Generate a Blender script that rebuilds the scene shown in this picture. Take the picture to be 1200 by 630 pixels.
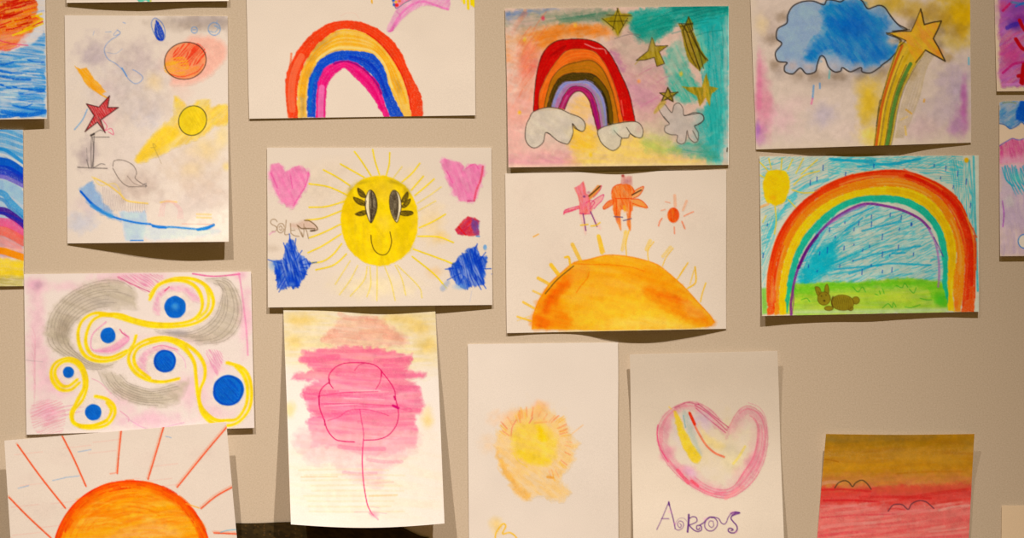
import bpy, math
import numpy as np

# ------------------------------------------------------------------ frame, camera, light
PX = 0.00113                     # metres per photo pixel on the wall (an A4 sheet is 262 px wide)
ZC = 1.60                        # eye height
DIST = 2.60                      # camera distance from the wall
DPX = DIST / PX

def wall_point(px, py, depth=0.0):
    """photo position + distance off the wall (both in photo pixels) -> metres"""
    k = (DPX - depth) / DPX
    return ((px - 600) * PX * k, -depth * PX, ZC - (py - 315) * PX * k)

scene = bpy.context.scene
for o in list(bpy.data.objects):
    bpy.data.objects.remove(o)
col_link = scene.collection.objects.link

cam_data = bpy.data.cameras.new('camera')
cam_data.sensor_width = 36.0
cam_data.lens = 36.0 * DIST / (1200 * PX)
cam_data.clip_start = 0.05
cam = bpy.data.objects.new('camera', cam_data)
cam.location = (0, -DIST, ZC)
cam.rotation_euler = (math.radians(90), 0, 0)
col_link(cam)
scene.camera = cam

scene.view_settings.view_transform = 'Standard'
scene.view_settings.look = 'None'
scene.view_settings.exposure = 0.0
scene.view_settings.gamma = 1.0
scene.view_settings.use_curve_mapping = False

world = bpy.data.worlds.new('room_air')
scene.world = world
world.use_nodes = True
bg = world.node_tree.nodes['Background']
bg.inputs[0].default_value = (1.0, 0.62, 0.06, 1)
bg.inputs[1].default_value = 0.118

LIGHT_COL = (1.0, 0.865, 0.735)
def spot(name, px, py, out, tx, ty, energy, size, blend):
    ld = bpy.data.lights.new(name, 'SPOT')
    ld.energy = energy
    ld.color = LIGHT_COL
    ld.shadow_soft_size = 0.016
    ld.spot_size = math.radians(size)
    ld.spot_blend = blend
    lo = bpy.data.objects.new(name, ld)
    x, y, z = wall_point(px, py)
    lo.location = (x, -out, z)
    from mathutils import Vector
    t = Vector(wall_point(tx, ty))
    lo.rotation_euler = (t - lo.location).to_track_quat('-Z', 'Y').to_euler()
    col_link(lo)
SPOT_OUT = 1.55
spot('track_light', -470, -3060, SPOT_OUT, 1643, 7735, 1560, 41.5, 1.0)
spot('track_light', 1334, -3060, SPOT_OUT, -441, 4728, 1150, 48.6, 1.0)

# ------------------------------------------------------------------ materials
def new_mat(name):
    m = bpy.data.materials.new(name)
    m.use_nodes = True
    nt = m.node_tree
    b = nt.nodes['Principled BSDF']
    b.inputs['Roughness'].default_value = 0.85
    b.inputs['Specular IOR Level'].default_value = 0.15
    return m, nt, b

def noise_node(nt, scale, detail=3.0, rough=0.6):
    n = nt.nodes.new('ShaderNodeTexNoise')
    n.inputs['Scale'].default_value = scale
    n.inputs['Detail'].default_value = detail
    n.inputs['Roughness'].default_value = rough
    return n

def art_material(name, bump, grain, rough, spec):
    """paper / wax material: the pigment comes from the mesh, tooth and grain are procedural"""
    m, nt, b = new_mat(name)
    b.inputs['Roughness'].default_value = rough
    b.inputs['Specular IOR Level'].default_value = spec
    at = nt.nodes.new('ShaderNodeAttribute'); at.attribute_name = 'pigment'
    tc = nt.nodes.new('ShaderNodeTexCoord')
    n = noise_node(nt, 900, 2.0)
    nt.links.new(tc.outputs['Object'], n.inputs['Vector'])
    mr = nt.nodes.new('ShaderNodeMapRange')
    mr.inputs['From Min'].default_value = 0.3; mr.inputs['From Max'].default_value = 0.7
    mr.inputs['To Min'].default_value = 1 - grain; mr.inputs['To Max'].default_value = 1 + grain
    nt.links.new(n.outputs[0], mr.inputs['Value'])
    mx = nt.nodes.new('ShaderNodeVectorMath'); mx.operation = 'MULTIPLY'
    nt.links.new(at.outputs['Color'], mx.inputs[0])
    nt.links.new(mr.outputs[0], mx.inputs[1])
    nt.links.new(mx.outputs[0], b.inputs['Base Color'])
    bp = nt.nodes.new('ShaderNodeBump')
    bp.inputs['Strength'].default_value = bump
    bp.inputs['Distance'].default_value = 0.0004
    nt.links.new(n.outputs[0], bp.inputs['Height'])
    nt.links.new(bp.outputs[0], b.inputs['Normal'])
    return m
MAT_PAPER = art_material('cartridge_paper', 0.12, 0.055, 0.95, 0.03)
MAT_WAX = art_material('crayon_and_paint', 0.12, 0.07, 0.9, 0.03)

def wall_material():
    m, nt, b = new_mat('warm_wall_paint')
    tc = nt.nodes.new('ShaderNodeTexCoord')
    n1 = noise_node(nt, 560, 4.0)
    n2 = noise_node(nt, 3.0, 2.0)
    for n in (n1, n2):
        nt.links.new(tc.outputs['Object'], n.inputs['Vector'])
    r = nt.nodes.new('ShaderNodeValToRGB')
    r.color_ramp.elements[0].position = 0.3
    r.color_ramp.elements[0].color = (0.54, 0.462, 0.355, 1)
    r.color_ramp.elements[1].position = 0.7
    r.color_ramp.elements[1].color = (0.67, 0.586, 0.495, 1)
    nt.links.new(n1.outputs[0], r.inputs[0])
    nt.links.new(r.outputs[0], b.inputs['Base Color'])
    bp = nt.nodes.new('ShaderNodeBump')
    bp.inputs['Strength'].default_value = 0.16
    bp.inputs['Distance'].default_value = 0.0006
    nt.links.new(n1.outputs[0], bp.inputs['Height'])
    nt.links.new(bp.outputs[0], b.inputs['Normal'])
    return m
def floor_material():
    m, nt, b = new_mat('brown_floor')
    tc = nt.nodes.new('ShaderNodeTexCoord')
    n1 = noise_node(nt, 14, 4.0)
    nt.links.new(tc.outputs['Object'], n1.inputs['Vector'])
    r = nt.nodes.new('ShaderNodeValToRGB')
    r.color_ramp.elements[0].color = (0.22, 0.14, 0.08, 1)
    r.color_ramp.elements[1].color = (0.34, 0.24, 0.15, 1)
    nt.links.new(n1.outputs[0], r.inputs[0])
    nt.links.new(r.outputs[0], b.inputs['Base Color'])
    return m

# ------------------------------------------------------------------ the setting
def box(name, x0, x1, y0, y1, z0, z1, mat):
    v = [(x, y, z) for x in (x0, x1) for y in (y0, y1) for z in (z0, z1)]
    f = [(0,1,3,2), (4,6,7,5), (0,4,5,1), (2,3,7,6), (0,2,6,4), (1,5,7,3)]
    me = bpy.data.meshes.new(name); me.from_pydata(v, [], f); me.materials.append(mat)
    o = bpy.data.objects.new(name, me); col_link(o)
    o['kind'] = 'structure'
    return o
box('wall_back', -4.5, 4.5, 0.0, 0.14, 0.0, 5.0, wall_material())
box('floor', -4.5, 4.5, -4.6, 0.14, -0.1, 0.0, floor_material())

# ------------------------------------------------------------------ painter
RNG = np.random.default_rng(7)
LAT = RNG.random((128, 128))
def vnoise(x, y, seed=0):
    x = x + seed * 17.31 + 1000; y = y + seed * 9.77 + 1000
    xi = np.floor(x).astype(int); yi = np.floor(y).astype(int)
    fx = x - xi; fy = y - yi
    fx = fx * fx * (3 - 2 * fx); fy = fy * fy * (3 - 2 * fy)
    a = LAT[yi % 128, xi % 128]; b = LAT[yi % 128, (xi + 1) % 128]
    c = LAT[(yi + 1) % 128, xi % 128]; d = LAT[(yi + 1) % 128, (xi + 1) % 128]
    return (a * (1 - fx) + b * fx) * (1 - fy) + (c * (1 - fx) + d * fx) * fy
def fbm(x, y, seed=0, octs=3):
    s = 0; w = 0; k = 1.0
    for i in range(octs):
        s = s + vnoise(x * 2 ** i, y * 2 ** i, seed + 31 * i) * k; w += k; k *= 0.55
    return s / w
def sstep(a, b, x):
    t = np.clip((x - a) / (b - a), 0, 1)
    return t * t * (3 - 2 * t)
def lin(c):
    c = np.asarray(c, float) / 255.0
    return np.where(c <= 0.04045, c / 12.92, ((c + 0.055) / 1.055) ** 2.4)
def crom(pts, n=8, closed=False):
    p = np.asarray(pts, float)
    if len(p) < 3: return p
    if closed: q = np.vstack([p[-1], p, p[0], p[1]])
    else: q = np.vstack([2 * p[0] - p[1], p, 2 * p[-1] - p[-2]])
    out = []
    for i in range(1, len(q) - 2):
        a, b, c, d = q[i - 1], q[i], q[i + 1], q[i + 2]
        for k in range(n):
            t = k / n
            out.append(0.5 * ((2 * b) + (-a + c) * t + (2 * a - 5 * b + 4 * c - d) * t * t + (-a + 3 * b - 3 * c + d) * t ** 3))
    if not closed: out.append(q[-2])
    return np.array(out)
def ell(cx, cy, rx, ry, rot=0, n=28, wob=0, seed=0):
    a = np.linspace(0, 2 * math.pi, n, endpoint=False)
    r = 1 + wob * (vnoise(np.cos(a) * 2 + 5, np.sin(a) * 2 + 5, seed) - 0.5) * 2
    x = rx * r * np.cos(a); y = ry * r * np.sin(a); t = math.radians(rot)
    return np.stack([cx + x * math.cos(t) - y * math.sin(t), cy + x * math.sin(t) + y * math.cos(t)], 1)
def mix_path(a, b, t, n=60):
    """resample two paths to the same count and interpolate between them"""
    def rs(p):
        p = crom(p); d = np.r_[0, np.cumsum(np.hypot(*np.diff(p, axis=0).T))]; d /= d[-1]
        s = np.linspace(0, 1, n)
        return np.stack([np.interp(s, d, p[:, 0]), np.interp(s, d, p[:, 1])], 1)
    return rs(a) * (1 - t) + rs(b) * t

# colour of paper seen in full light, used to turn seen colour into pigment
SEEN = lin((233, 210, 186)); ALB = np.array([0.84, 0.79, 0.745])

class Canvas:
    R = 2.0
    def __init__(s, quad, light, paper, seed):
        q = np.asarray(quad, float)
        s.x0, s.y0 = np.floor(q.min(0)) - 2
        s.x1, s.y1 = np.ceil(q.max(0)) + 2
        s.w = int((s.x1 - s.x0) * s.R); s.h = int((s.y1 - s.y0) * s.R)
        s.seed = seed; s.light = light
        yy, xx = np.mgrid[0:s.h, 0:s.w]
        s.X = s.x0 + (xx + 0.5) / s.R; s.Y = s.y0 + (yy + 0.5) / s.R
        s.grain = 0.5 * RNG.random((s.h, s.w)) + 0.5 * vnoise(s.X * 1.1, s.Y * 1.1, seed + 3)
        s.mott = fbm(s.X / 6, s.Y / 6, seed + 71)
        s.img = np.empty((s.h, s.w, 3)); s.img[:] = s.tone(paper)
        s.img *= (1 + 0.025 * (fbm(s.X / 40, s.Y / 40, seed + 5) - 0.5))[..., None]
        s.own = np.zeros((s.h, s.w), np.int32); s.parts = []
        s.vx = s.vy = 0.0; s.vs = 1.0; s.cnt = seed * 100
    def pig(s, c):
        return np.clip(lin(c) / (s.light * SEEN / ALB), 0.002, 0.93)
    def tone(s, c): return np.asarray(c, float)          # layers are mixed by eye, in display values
    def deep(s, c):
        c = np.asarray(c, float); m = c.max(); return c - (m - c) * 0.10 * np.clip((m - c.min()) / 120, 0, 1)
    def view(s, x0, y0, sc): s.vx, s.vy, s.vs = x0, y0, sc
    def tr(s, pts):
        p = np.asarray(pts, float)
        return np.stack([s.vx + p[:, 0] / s.vs, s.vy + p[:, 1] / s.vs], 1)
    def box(s, p, m):
        i0 = max(0, int((p[:, 0].min() - m - s.x0) * s.R)); i1 = min(s.w, int((p[:, 0].max() + m - s.x0) * s.R) + 1)
        j0 = max(0, int((p[:, 1].min() - m - s.y0) * s.R)); j1 = min(s.h, int((p[:, 1].max() + m - s.y0) * s.R) + 1)
        if i1 <= i0 or j1 <= j0: return None
        return slice(j0, j1), slice(i0, i1)
    def comp(s, sl, cov, col, a, grain, part, mask=None, col2=None, mixf=None):
        al = np.clip(cov * a * (1 - grain * sstep(0.52, 0.82, s.grain[sl])), 0, 1)[..., None]
        c = s.deep(col)
        if col2 is not None: c = c * (1 - mixf[..., None]) + s.deep(col2) * mixf[..., None]
        c = c * (1 + 0.16 * (s.mott[sl] - 0.5))[..., None]
        s.img[sl] = s.img[sl] * (1 - al) + np.clip(c, 0, 255) * al
        if part:
            if part not in s.parts: s.parts.append(part)
            k = s.parts.index(part) + 1
            own = s.own[sl]; own[(cov if mask is None else mask) > 0.4] = k
    def line(s, pts, w, col, a=1.0, part=None, grain=0.35, smooth=True, closed=False, fade=0.0, own_w=0.0):
        p = s.tr(pts)
        if smooth and len(p) > 2: p = crom(p, 7, closed)
        if closed: p = np.vstack([p, p[:1]])
        sl = s.box(p, w + 2 + own_w)
        if sl is None: return
        X = s.X[sl]; Y = s.Y[sl]
        D = np.full(X.shape, 1e3); T = np.zeros(X.shape)
        ox = s.x0 + sl[1].start / s.R; oy = s.y0 + sl[0].start / s.R
        n = len(p) - 1; m = w + 2 + own_w
        for i in range(n):
            a0, b0 = p[i], p[i + 1]
            x0 = max(0, int((min(a0[0], b0[0]) - m - ox) * s.R)); x1 = int((max(a0[0], b0[0]) + m - ox) * s.R) + 1
            y0 = max(0, int((min(a0[1], b0[1]) - m - oy) * s.R)); y1 = int((max(a0[1], b0[1]) + m - oy) * s.R) + 1
            if x1 <= 0 or y1 <= 0: continue
            q = (slice(y0, y1), slice(x0, x1))
            xx = X[q]; yy = Y[q]
            if xx.size == 0: continue
            d = b0 - a0; L = max((d ** 2).sum(), 1e-9)
            t = np.clip(((xx - a0[0]) * d[0] + (yy - a0[1]) * d[1]) / L, 0, 1)
            dd = np.hypot(xx - a0[0] - t * d[0], yy - a0[1] - t * d[1])
            k = dd < D[q]
            D[q] = np.where(k, dd, D[q]); T[q] = np.where(k, (i + t) / max(n, 1), T[q])
        cov = np.clip((w / 2 + 0.35 - D) / 0.7, 0, 1) * min(1.0, w / 0.7)
        if fade: cov = cov * (1 - fade * sstep(0.5, 1.0, T))
        s.comp(sl, cov, col, a, grain, part, mask=(D < max(w, 1.2) / 2 + own_w))
    def mask_poly(s, p, soft, rough=0.0):
        sl = s.box(p, soft + rough + 2)
        if sl is None: return None, None
        X = s.X[sl]; Y = s.Y[sl]
        if rough:
            s.cnt += 1
            X = X + (fbm(X / 5, Y / 5, s.cnt) - 0.5) * 2 * rough; Y = Y + (fbm(X / 5 + 40, Y / 5, s.cnt) - 0.5) * 2 * rough
        ins = np.zeros(X.shape, bool); D = np.full(X.shape, 1e3)
        n = len(p)
        for i in range(n):
            a, b = p[i], p[(i + 1) % n]
            if a[1] != b[1]:
                c = (a[1] > Y) != (b[1] > Y)
                ins ^= c & (X < (b[0] - a[0]) * (Y - a[1]) / (b[1] - a[1]) + a[0])
            d = b - a; L = max((d ** 2).sum(), 1e-9)
            t = np.clip(((X - a[0]) * d[0] + (Y - a[1]) * d[1]) / L, 0, 1)
            D = np.minimum(D, (X - a[0] - t * d[0]) ** 2 + (Y - a[1] - t * d[1]) ** 2)
        sd = np.where(ins, 1, -1) * np.sqrt(D)
        return sl, np.clip(0.5 + sd / max(soft, 0.7), 0, 1)
    def field(s, sl, ang, ln, wd, seed):
        X = s.X[sl]; Y = s.Y[sl]; t = math.radians(ang)
        u = X * math.cos(t) + Y * math.sin(t); v = -X * math.sin(t) + Y * math.cos(t)
        f = fbm(u / ln, v / wd + 0.35 * np.sin(u / 23.0 + seed), seed, 3)
        return sstep(0.25, 0.75, f)
    def fill(s, pts, col, a=1.0, soft=0.8, part=None, grain=0.2, smooth=True, rough=0.0,
             tex=None, gap=0.0, col2=None, amt=1.0):
        """tex=(angle,length,width) streak direction; gap lets the paper show through; col2 mixes along the streaks"""
        p = s.tr(pts)
        if smooth and len(p) > 3: p = crom(p, 5, True)
        sl, m = s.mask_poly(p, soft, rough)
        if sl is None: return
        s.cnt += 1
        cov = m; f = None
        if tex: f = s.field(sl, *tex, s.cnt)
        if gap and f is not None: cov = m * (1 - gap * s.field(sl, *tex, s.cnt + 50))
        s.comp(sl, cov, col, a, grain, part, mask=m, col2=col2, mixf=(f * amt if f is not None else np.zeros(m.shape)) if col2 is not None else None)
    def hatch(s, pts, ang, gap, w, col, a=1.0, part=None, soft=1.0, smooth=True, grain=0.3, brk=0.4, rough=0.8):
        p = s.tr(pts)
        if smooth and len(p) > 3: p = crom(p, 5, True)
        sl, m = s.mask_poly(p, soft, rough)
        if sl is None: return
        s.cnt += 1
        X = s.X[sl]; Y = s.Y[sl]; t = math.radians(ang)
        u = X * math.cos(t) + Y * math.sin(t); v = -X * math.sin(t) + Y * math.cos(t)
        v = v + (fbm(u / 30, v / 6, s.cnt) - 0.5) * gap * 3
        k = np.abs((v / gap) % 1 - 0.5) * gap
        cov = np.clip((w / 2 + 0.3 - k) / 0.6, 0, 1) * (1 - brk * sstep(0.4, 0.7, fbm(u / 12, np.floor(v / gap) * 3.7, s.cnt + 7)))
        s.comp(sl, cov * m, col, a, grain, part, mask=m)
    def blob(s, cx, cy, rx, ry, col, a=0.6, rot=0, mott=0.5, part=None, hard=0.0, grain=0.15):
        """soft smudge, radii in view units"""
        c = s.tr([(cx, cy)])[0]; rx /= s.vs; ry /= s.vs
        r = max(rx, ry) * 1.25
        sl = s.box(np.array([c - r, c + r]), 1)
        if sl is None: return
        s.cnt += 1
        X = s.X[sl]; Y = s.Y[sl]; t = math.radians(rot)
        u = ((X - c[0]) * math.cos(t) + (Y - c[1]) * math.sin(t)) / rx
        v = (-(X - c[0]) * math.sin(t) + (Y - c[1]) * math.cos(t)) / ry
        d = np.hypot(u, v) + mott * (fbm(X / 9, Y / 9, s.cnt) - 0.5)
        m = 1 - sstep(hard, 1.0, d)
        s.comp(sl, m, col, a, grain, part, mask=m * 1.3)
    def wash(s, col, fn, a=1.0, grain=0.1):
        """cover the sheet where fn(X, Y, noise) says so"""
        s.cnt += 1
        m = np.clip(fn(s.X, s.Y, lambda ang, ln, wd, k=0: s.field((slice(None), slice(None)), ang, ln, wd, s.cnt + k)), 0, 1)
        s.comp((slice(None), slice(None)), m, col, a, grain, None)
    def band(s, A, B, t0, t1, col, part, col2=None, gap=0.25, n=7, a=0.95, w=1.3):
        """one stripe of a rainbow between two paths, rubbed in along the arc"""
        P = mix_path(A, B, t0); Q = mix_path(A, B, t1)
        s.fill(np.vstack([P, Q[::-1]]), col, a * (1 - gap * 0.4), 1.0, part, 0.3, False, 1.5)
        for i in range(n):
            s.cnt += 1
            t = t0 + (t1 - t0) * (i + 0.5) / n
            M = mix_path(A, B, t)
            j = (vnoise(np.arange(60) / 9.0, np.full(60, i * 3.3), s.cnt) - 0.5) * 2.2 * s.vs
            M = M + np.stack([j, j * 0.7], 1) * 0.5
            c = col if (col2 is None or i % 2) else col2
            k0 = RNG.integers(0, 14); k1 = 60 - RNG.integers(0, 14)
            s.line(M[k0:k1], w, c, a * 0.6, None, 0.45, False)
    def sample(s, x, y):
        i = np.clip((x - s.x0) * s.R - 0.5, 0, s.w - 1.001); j = np.clip((y - s.y0) * s.R - 0.5, 0, s.h - 1.001)
        ii = i.astype(int); jj = j.astype(int); fi = (i - ii)[..., None]; fj = (j - jj)[..., None]
        im = s.img
        c = (im[jj, ii] * (1 - fi) + im[jj, ii + 1] * fi) * (1 - fj) + (im[jj + 1, ii] * (1 - fi) + im[jj + 1, ii + 1] * fi) * fj
        return s.pig(c), s.own[np.rint(j).astype(int), np.rint(i).astype(int)]

# ------------------------------------------------------------------ sheets of paper
THICK = 0.55     # paper thickness in photo pixels
def make_mesh(name, co, quads, colr, mat):
    me = bpy.data.meshes.new(name)
    nv, nf = len(co), len(quads)
    me.vertices.add(nv); me.vertices.foreach_set('co', np.ascontiguousarray(co, np.float32).ravel())
    me.loops.add(nf * 4); me.loops.foreach_set('vertex_index', np.ascontiguousarray(quads, np.int32).ravel())
    me.polygons.add(nf)
    me.polygons.foreach_set('loop_start', np.arange(0, nf * 4, 4, dtype=np.int32))
    me.update(calc_edges=True)
    me.polygons.foreach_set('use_smooth', np.ones(nf, bool))
    at = me.color_attributes.new('pigment', 'FLOAT_COLOR', 'POINT')
    rgba = np.ones((nv, 4), np.float32); rgba[:, :3] = colr
    at.data.foreach_set('color', rgba.ravel())
    me.materials.append(mat)
    me.validate()
    return me

def steps(a, b, lo, hi, fine=0.8, coarse=4.0):
    """positions a..b, fine inside lo..hi (what the frame shows), coarse outside"""
    out = [a]; x = a
    while x < b:
        x += fine if lo - 8 < x < hi + 8 else coarse
        out.append(min(x, b))
    return (np.array(out) - a) / (b - a)

COUNT = {'n': 0}
def sheet(name, label, quad, top, bot, paint, category='drawing', light=1.0, paper=(233, 210, 186),
          power=1.8, bow_bottom=0.0, bow_top=0.0, top_fn=None, group=None, vprof=None):
    """quad: TL, TR, BR, BL in photo pixels; top / bot: distance off the wall along the edges (photo pixels)"""
    COUNT['n'] += 1
    seed = COUNT['n']
    TL, TR, BR, BL = [np.array(q, float) for q in quad]
    x0 = (TL[0] + BL[0]) / 2; x1 = (TR[0] + BR[0]) / 2; y0 = (TL[1] + TR[1]) / 2; y1 = (BL[1] + BR[1]) / 2
    U = steps(x0, x1, 0, 1200); V = steps(y0, y1, 0, 630)
    u, v = np.meshgrid(U, V)
    P = ((1 - v) * (1 - u))[..., None] * TL + ((1 - v) * u)[..., None] * TR + (v * u)[..., None] * BR + (v * (1 - u))[..., None] * BL
    P[..., 1] += bow_bottom * np.sin(math.pi * u) * v ** 3 + bow_top * np.sin(math.pi * u) * (1 - v) ** 3
    if top_fn is not None: P[..., 1] += top_fn(u) * (1 - v) ** 2
    # hand cut edges are never perfectly straight
    P[..., 0] += (vnoise(v * 3, v * 0 + seed, 2) - 0.5) * 0.8 * (1 - 2 * np.abs(u - 0.5)) ** 0
    c = Canvas(quad, light, paper, seed)
    if paint: paint(c)
    def prof(p):
        p = np.asarray(p, float)
        xs = np.linspace(0, 1, len(p))
        cr = crom(np.stack([xs, p], 1), 12) if len(p) > 2 else np.stack([xs, p], 1)
        return np.interp(u, cr[:, 0], cr[:, 1])
    dt, db = prof(top), prof(bot)
    d = dt + (db - dt) * v ** power
    if vprof is not None:
        vp = np.asarray(vprof, float); cr = crom(np.stack([np.linspace(0, 1, len(vp)), vp], 1), 12)
        d = d + np.interp(v, cr[:, 0], cr[:, 1])
    d = d + 0.5 * (fbm(u * 2.2, v * 2.2, seed + 11, 2) - 0.4) * np.minimum(1, 4 * v * (1.05 - v)) * 2
    d = np.maximum(d, 0.8)
    k = (DPX - d) / DPX
    co = np.stack([(P[..., 0] - 600) * PX * k, -d * PX, ZC - (P[..., 1] - 315) * PX * k], -1)
    colr, own = c.sample(P[..., 0], P[..., 1])
    h, w = u.shape
    idx = np.arange(h * w).reshape(h, w)
    quads = np.stack([idx[:-1, :-1], idx[1:, :-1], idx[1:, 1:], idx[:-1, 1:]], -1).reshape(-1, 4)
    # cut edge and back of the sheet
    ring = np.concatenate([idx[0, :], idx[1:, -1], idx[-1, -2::-1], idx[-2:0:-1, 0]])
    n = len(ring)
    front = co.reshape(-1, 3)
    th = THICK * PX
    e0 = front[ring].copy(); e1 = front[ring] + [0, th, 0]
    base = h * w
    i = np.arange(n); j = (i + 1) % n
    side = np.stack([base + i, base + j, base + n + j, base + n + i], 1)
    # coarse back
    ub = np.linspace(0, w - 1, 25).astype(int); vb = np.linspace(0, h - 1, 25).astype(int)
    back = co[np.ix_(vb, ub)].reshape(-1, 3) + [0, th, 0]
    bi = np.arange(625).reshape(25, 25) + base + 2 * n
    bq = np.stack([bi[:-1, :-1], bi[:-1, 1:], bi[1:, 1:], bi[1:, :-1]], -1).reshape(-1, 4)
    white = np.array(c.pig(paper))
    allco = np.vstack([front, e0, e1, back]); allq = np.vstack([quads, side, bq])
    allc = np.vstack([colr.reshape(-1, 3), np.tile(white, (2 * n + 625, 1))])
    org = co[0, w // 2].copy()
    root = bpy.data.objects.new(name, None); root.empty_display_size = 0.05
    root.location = org; col_link(root)
    root['label'] = label; root['category'] = category
    if group: root['group'] = group
    pm = bpy.data.objects.new('paper', make_mesh('paper', allco - org, allq, allc, MAT_PAPER)); col_link(pm); pm.parent = root
    # drawn motifs: a film of wax or paint lying on the sheet
    ownf = own[:-1, :-1].ravel()
    made = {}
    for path in sorted(c.parts, key=lambda s_: s_.count('/')):
        kid = c.parts.index(path) + 1
        sel = ownf == kid
        if sel.sum() < 3: continue
        q = quads[sel]
        uq, inv = np.unique(q, return_inverse=True)
        film = front[uq] + [0, -0.00005, 0] - org
        nm = path.split('/')[-1].split(':')[0]
        par = root
        if '/' in path:
            par = made.get(path.split('/')[0], root)
        o = bpy.data.objects.new(nm, make_mesh(nm, film, inv.reshape(-1, 4), colr.reshape(-1, 3)[uq], MAT_WAX))
        col_link(o); o.parent = par
        made[path] = o
    return root

K = 3.987
# ------------------------------------------------------------------ the drawings
INK = (38, 30, 22)

def art_sunset_sea(c):
    c.view(0, 0, K)
    c.fill([(-840,-180),(212,-180),(212,548),(-840,556)], (205,205,215), 0.75, 3, None, 0.2, False, tex=(6,40,3), gap=0.7)
    sea = [(-830,250),(-300,262),(0,248),(60,240),(110,222),(160,195),(210,150),(214,300),(215,545),(-820,552)]
    c.fill(sea, (30,130,205), 0.95, 3, 'sea', 0.35, False, 3, tex=(5,26,1.7), gap=0.8)
    c.fill(sea, (120,170,215), 0.5, 3, None, 0.3, False, 3, tex=(8,30,2.4), gap=0.9)
    for (x0,y0,x1,y1,w) in [(0,330,120,345,3),(0,300,60,290,2.5),(60,405,205,420,2),(90,438,205,425,2.6),(0,392,50,410,2.5),(10,520,120,535,5),
                            (100,540,210,520,5),(60,460,205,478,1.5),(0,355,140,372,3),(130,280,205,290,1.6),(60,492,200,515,2),(100,500,150,485,1.5),(0,545,100,530,4)]:
        c.line([(x0,y0),((x0+x1)/2,(y0+y1)/2+5),(x1,y1)], w, (12,105,200), 0.8, None, 0.5)
    c.fill([(0,430),(90,440),(60,480),(0,500)], (210,210,215), 0.55, 8, None, 0.3, True, 4)
    sky = [(-830,-170),(150,-170),(175,-40),(165,10),(182,40),(165,65),(205,95),(170,110),(150,150),(110,170),(60,225),(0,240),(-400,235),(-830,225)]
    c.fill(sky, (240,85,25), 0.98, 2, 'sunset_sky', 0.3, False, 3, tex=(-14,22,1.8), gap=0.25, col2=(252,150,25), amt=0.9)
    for k in range(60):
        x = -300 + RNG.random() * 440; y = 5 + RNG.random() * 135
        c.line([(x,y),(x+30,y-5),(x+70,y-14-8*RNG.random())], 1.6, [(205,20,15),(225,40,15),(246,150,20)][k % 3], .8, None, 0.4)
    for k in range(26):
        x = -120 + RNG.random() * 270; y = 10 + RNG.random() * 110; c.line([(x,y),(x+25,y-4),(x+48,y-12)], 2.0, (200,20,12), .6, None, .5)
    for k in range(24):
        x = -60 + RNG.random() * 200; y = 260 + RNG.random() * 280; c.line([(x,y),(x+35,y-4),(x+75,y-3)], 1.8, (215,215,225), .6, None, .5)
    c.fill([(-400,170),(0,165),(60,160),(140,148),(110,200),(60,228),(0,238),(-400,235)], (245,160,140), 0.75, 5, None, 0.3, False, 3, tex=(-10,20,2), gap=0.6)
    c.line([(0,190),(60,205),(130,212)], 1.3, (235,60,110), 0.7)
    c.line([(10,235),(50,230),(90,215)], 1.0, (235,60,110), 0.7)
    for (x0,y0,x1,y1) in [(95,155,200,110),(110,140,190,95),(60,165,150,130),(150,80,195,65),(170,75,200,90)]:
        c.line([(x0,y0),(x1,y1)], 2.2, (250,205,30), 0.8, None, 0.4)
    c.line([(150,60),(205,50)], 1.2, (120,150,210), 0.5)

def art_waves(c):
    c.view(0, 150, K)
    Wd = lambda ys, col, w, part=None, a=0.9, g=0.4: c.line([(-900,ys[0]+90),(-500,ys[0]-20),(-150,ys[0]-8),(0,ys[0]),(50,ys[1]),(112,ys[2])], w, col, a, part, g)
    c.fill([(-930,0),(108,0),(112,60),(112,180),(0,120),(-930,140)], (110,170,215), 0.9, 2, 'sky', 0.3, False, 1, tex=(12,22,2), gap=0.5)
    c.fill([(-930,100),(0,90),(112,120),(112,600),(-930,600)], (150,185,215), 0.8, 3, None, 0.2, False, 3, tex=(25,22,3), gap=.3)
    c.fill([(-930,430),(0,430),(112,480),(112,600),(-930,600)], (240,140,130), 0.8, 8, None, 0.2, False, 3, tex=(25,22,3), gap=.3)
    for y in (8, 30, 60, 95): Wd((y,y+12,y+35), (50,145,210), 4, None, 0.55)
    Wd((98,118,165), (40,140,205), 4)
    Wd((122,140,178), (225,218,215), 2.5, None, 0.8, 0.3)
    Wd((158,172,215), (10,95,195), 11, 'blue_arc', 1, 0.15); Wd((185,195,232), (20,60,185), 6, 'blue_arc', .8, .3)
    Wd((205,215,248), (40,60,180), 7, 'violet_arc', 0.9)
    Wd((225,240,270), (110,90,190), 5, 'violet_arc', 0.8)
    Wd((270,285,330), (150,185,215), 14, None, 0.8)
    Wd((300,345,405), (60,150,205), 7, None, 0.8)
    Wd((330,375,425), (30,120,190), 4, None, 0.6)
    Wd((385,405,455), (70,30,140), 9, 'purple_arc', 0.95, 0.25)
    Wd((395,410,440), (30,50,170), 3, None, 0.7)
    Wd((440,450,500), (235,90,140), 11, 'pink_arc', 0.85)
    Wd((480,495,530), (240,110,90), 11, 'coral_arc', 0.8)
    Wd((560,565,575), (240,190,160), 3, None, 0.5, .2)
    Wd((572,585,605), (250,150,20), 8, 'orange_arc', 0.95, 0.2)
    c.fill([(-930,590),(0,610),(112,618),(112,700),(-930,700)], (243,205,30), 0.95, 3, 'yellow_ground', 0.25, False, 2, tex=(3,20,2), gap=0.3)
    c.fill([(-930,690),(0,688),(112,690),(112,760),(-930,760)], (170,150,60), 0.9, 3, 'olive_ground', 0.3, False, 2, tex=(3,20,2), gap=0.4, col2=(205,190,110))

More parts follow.
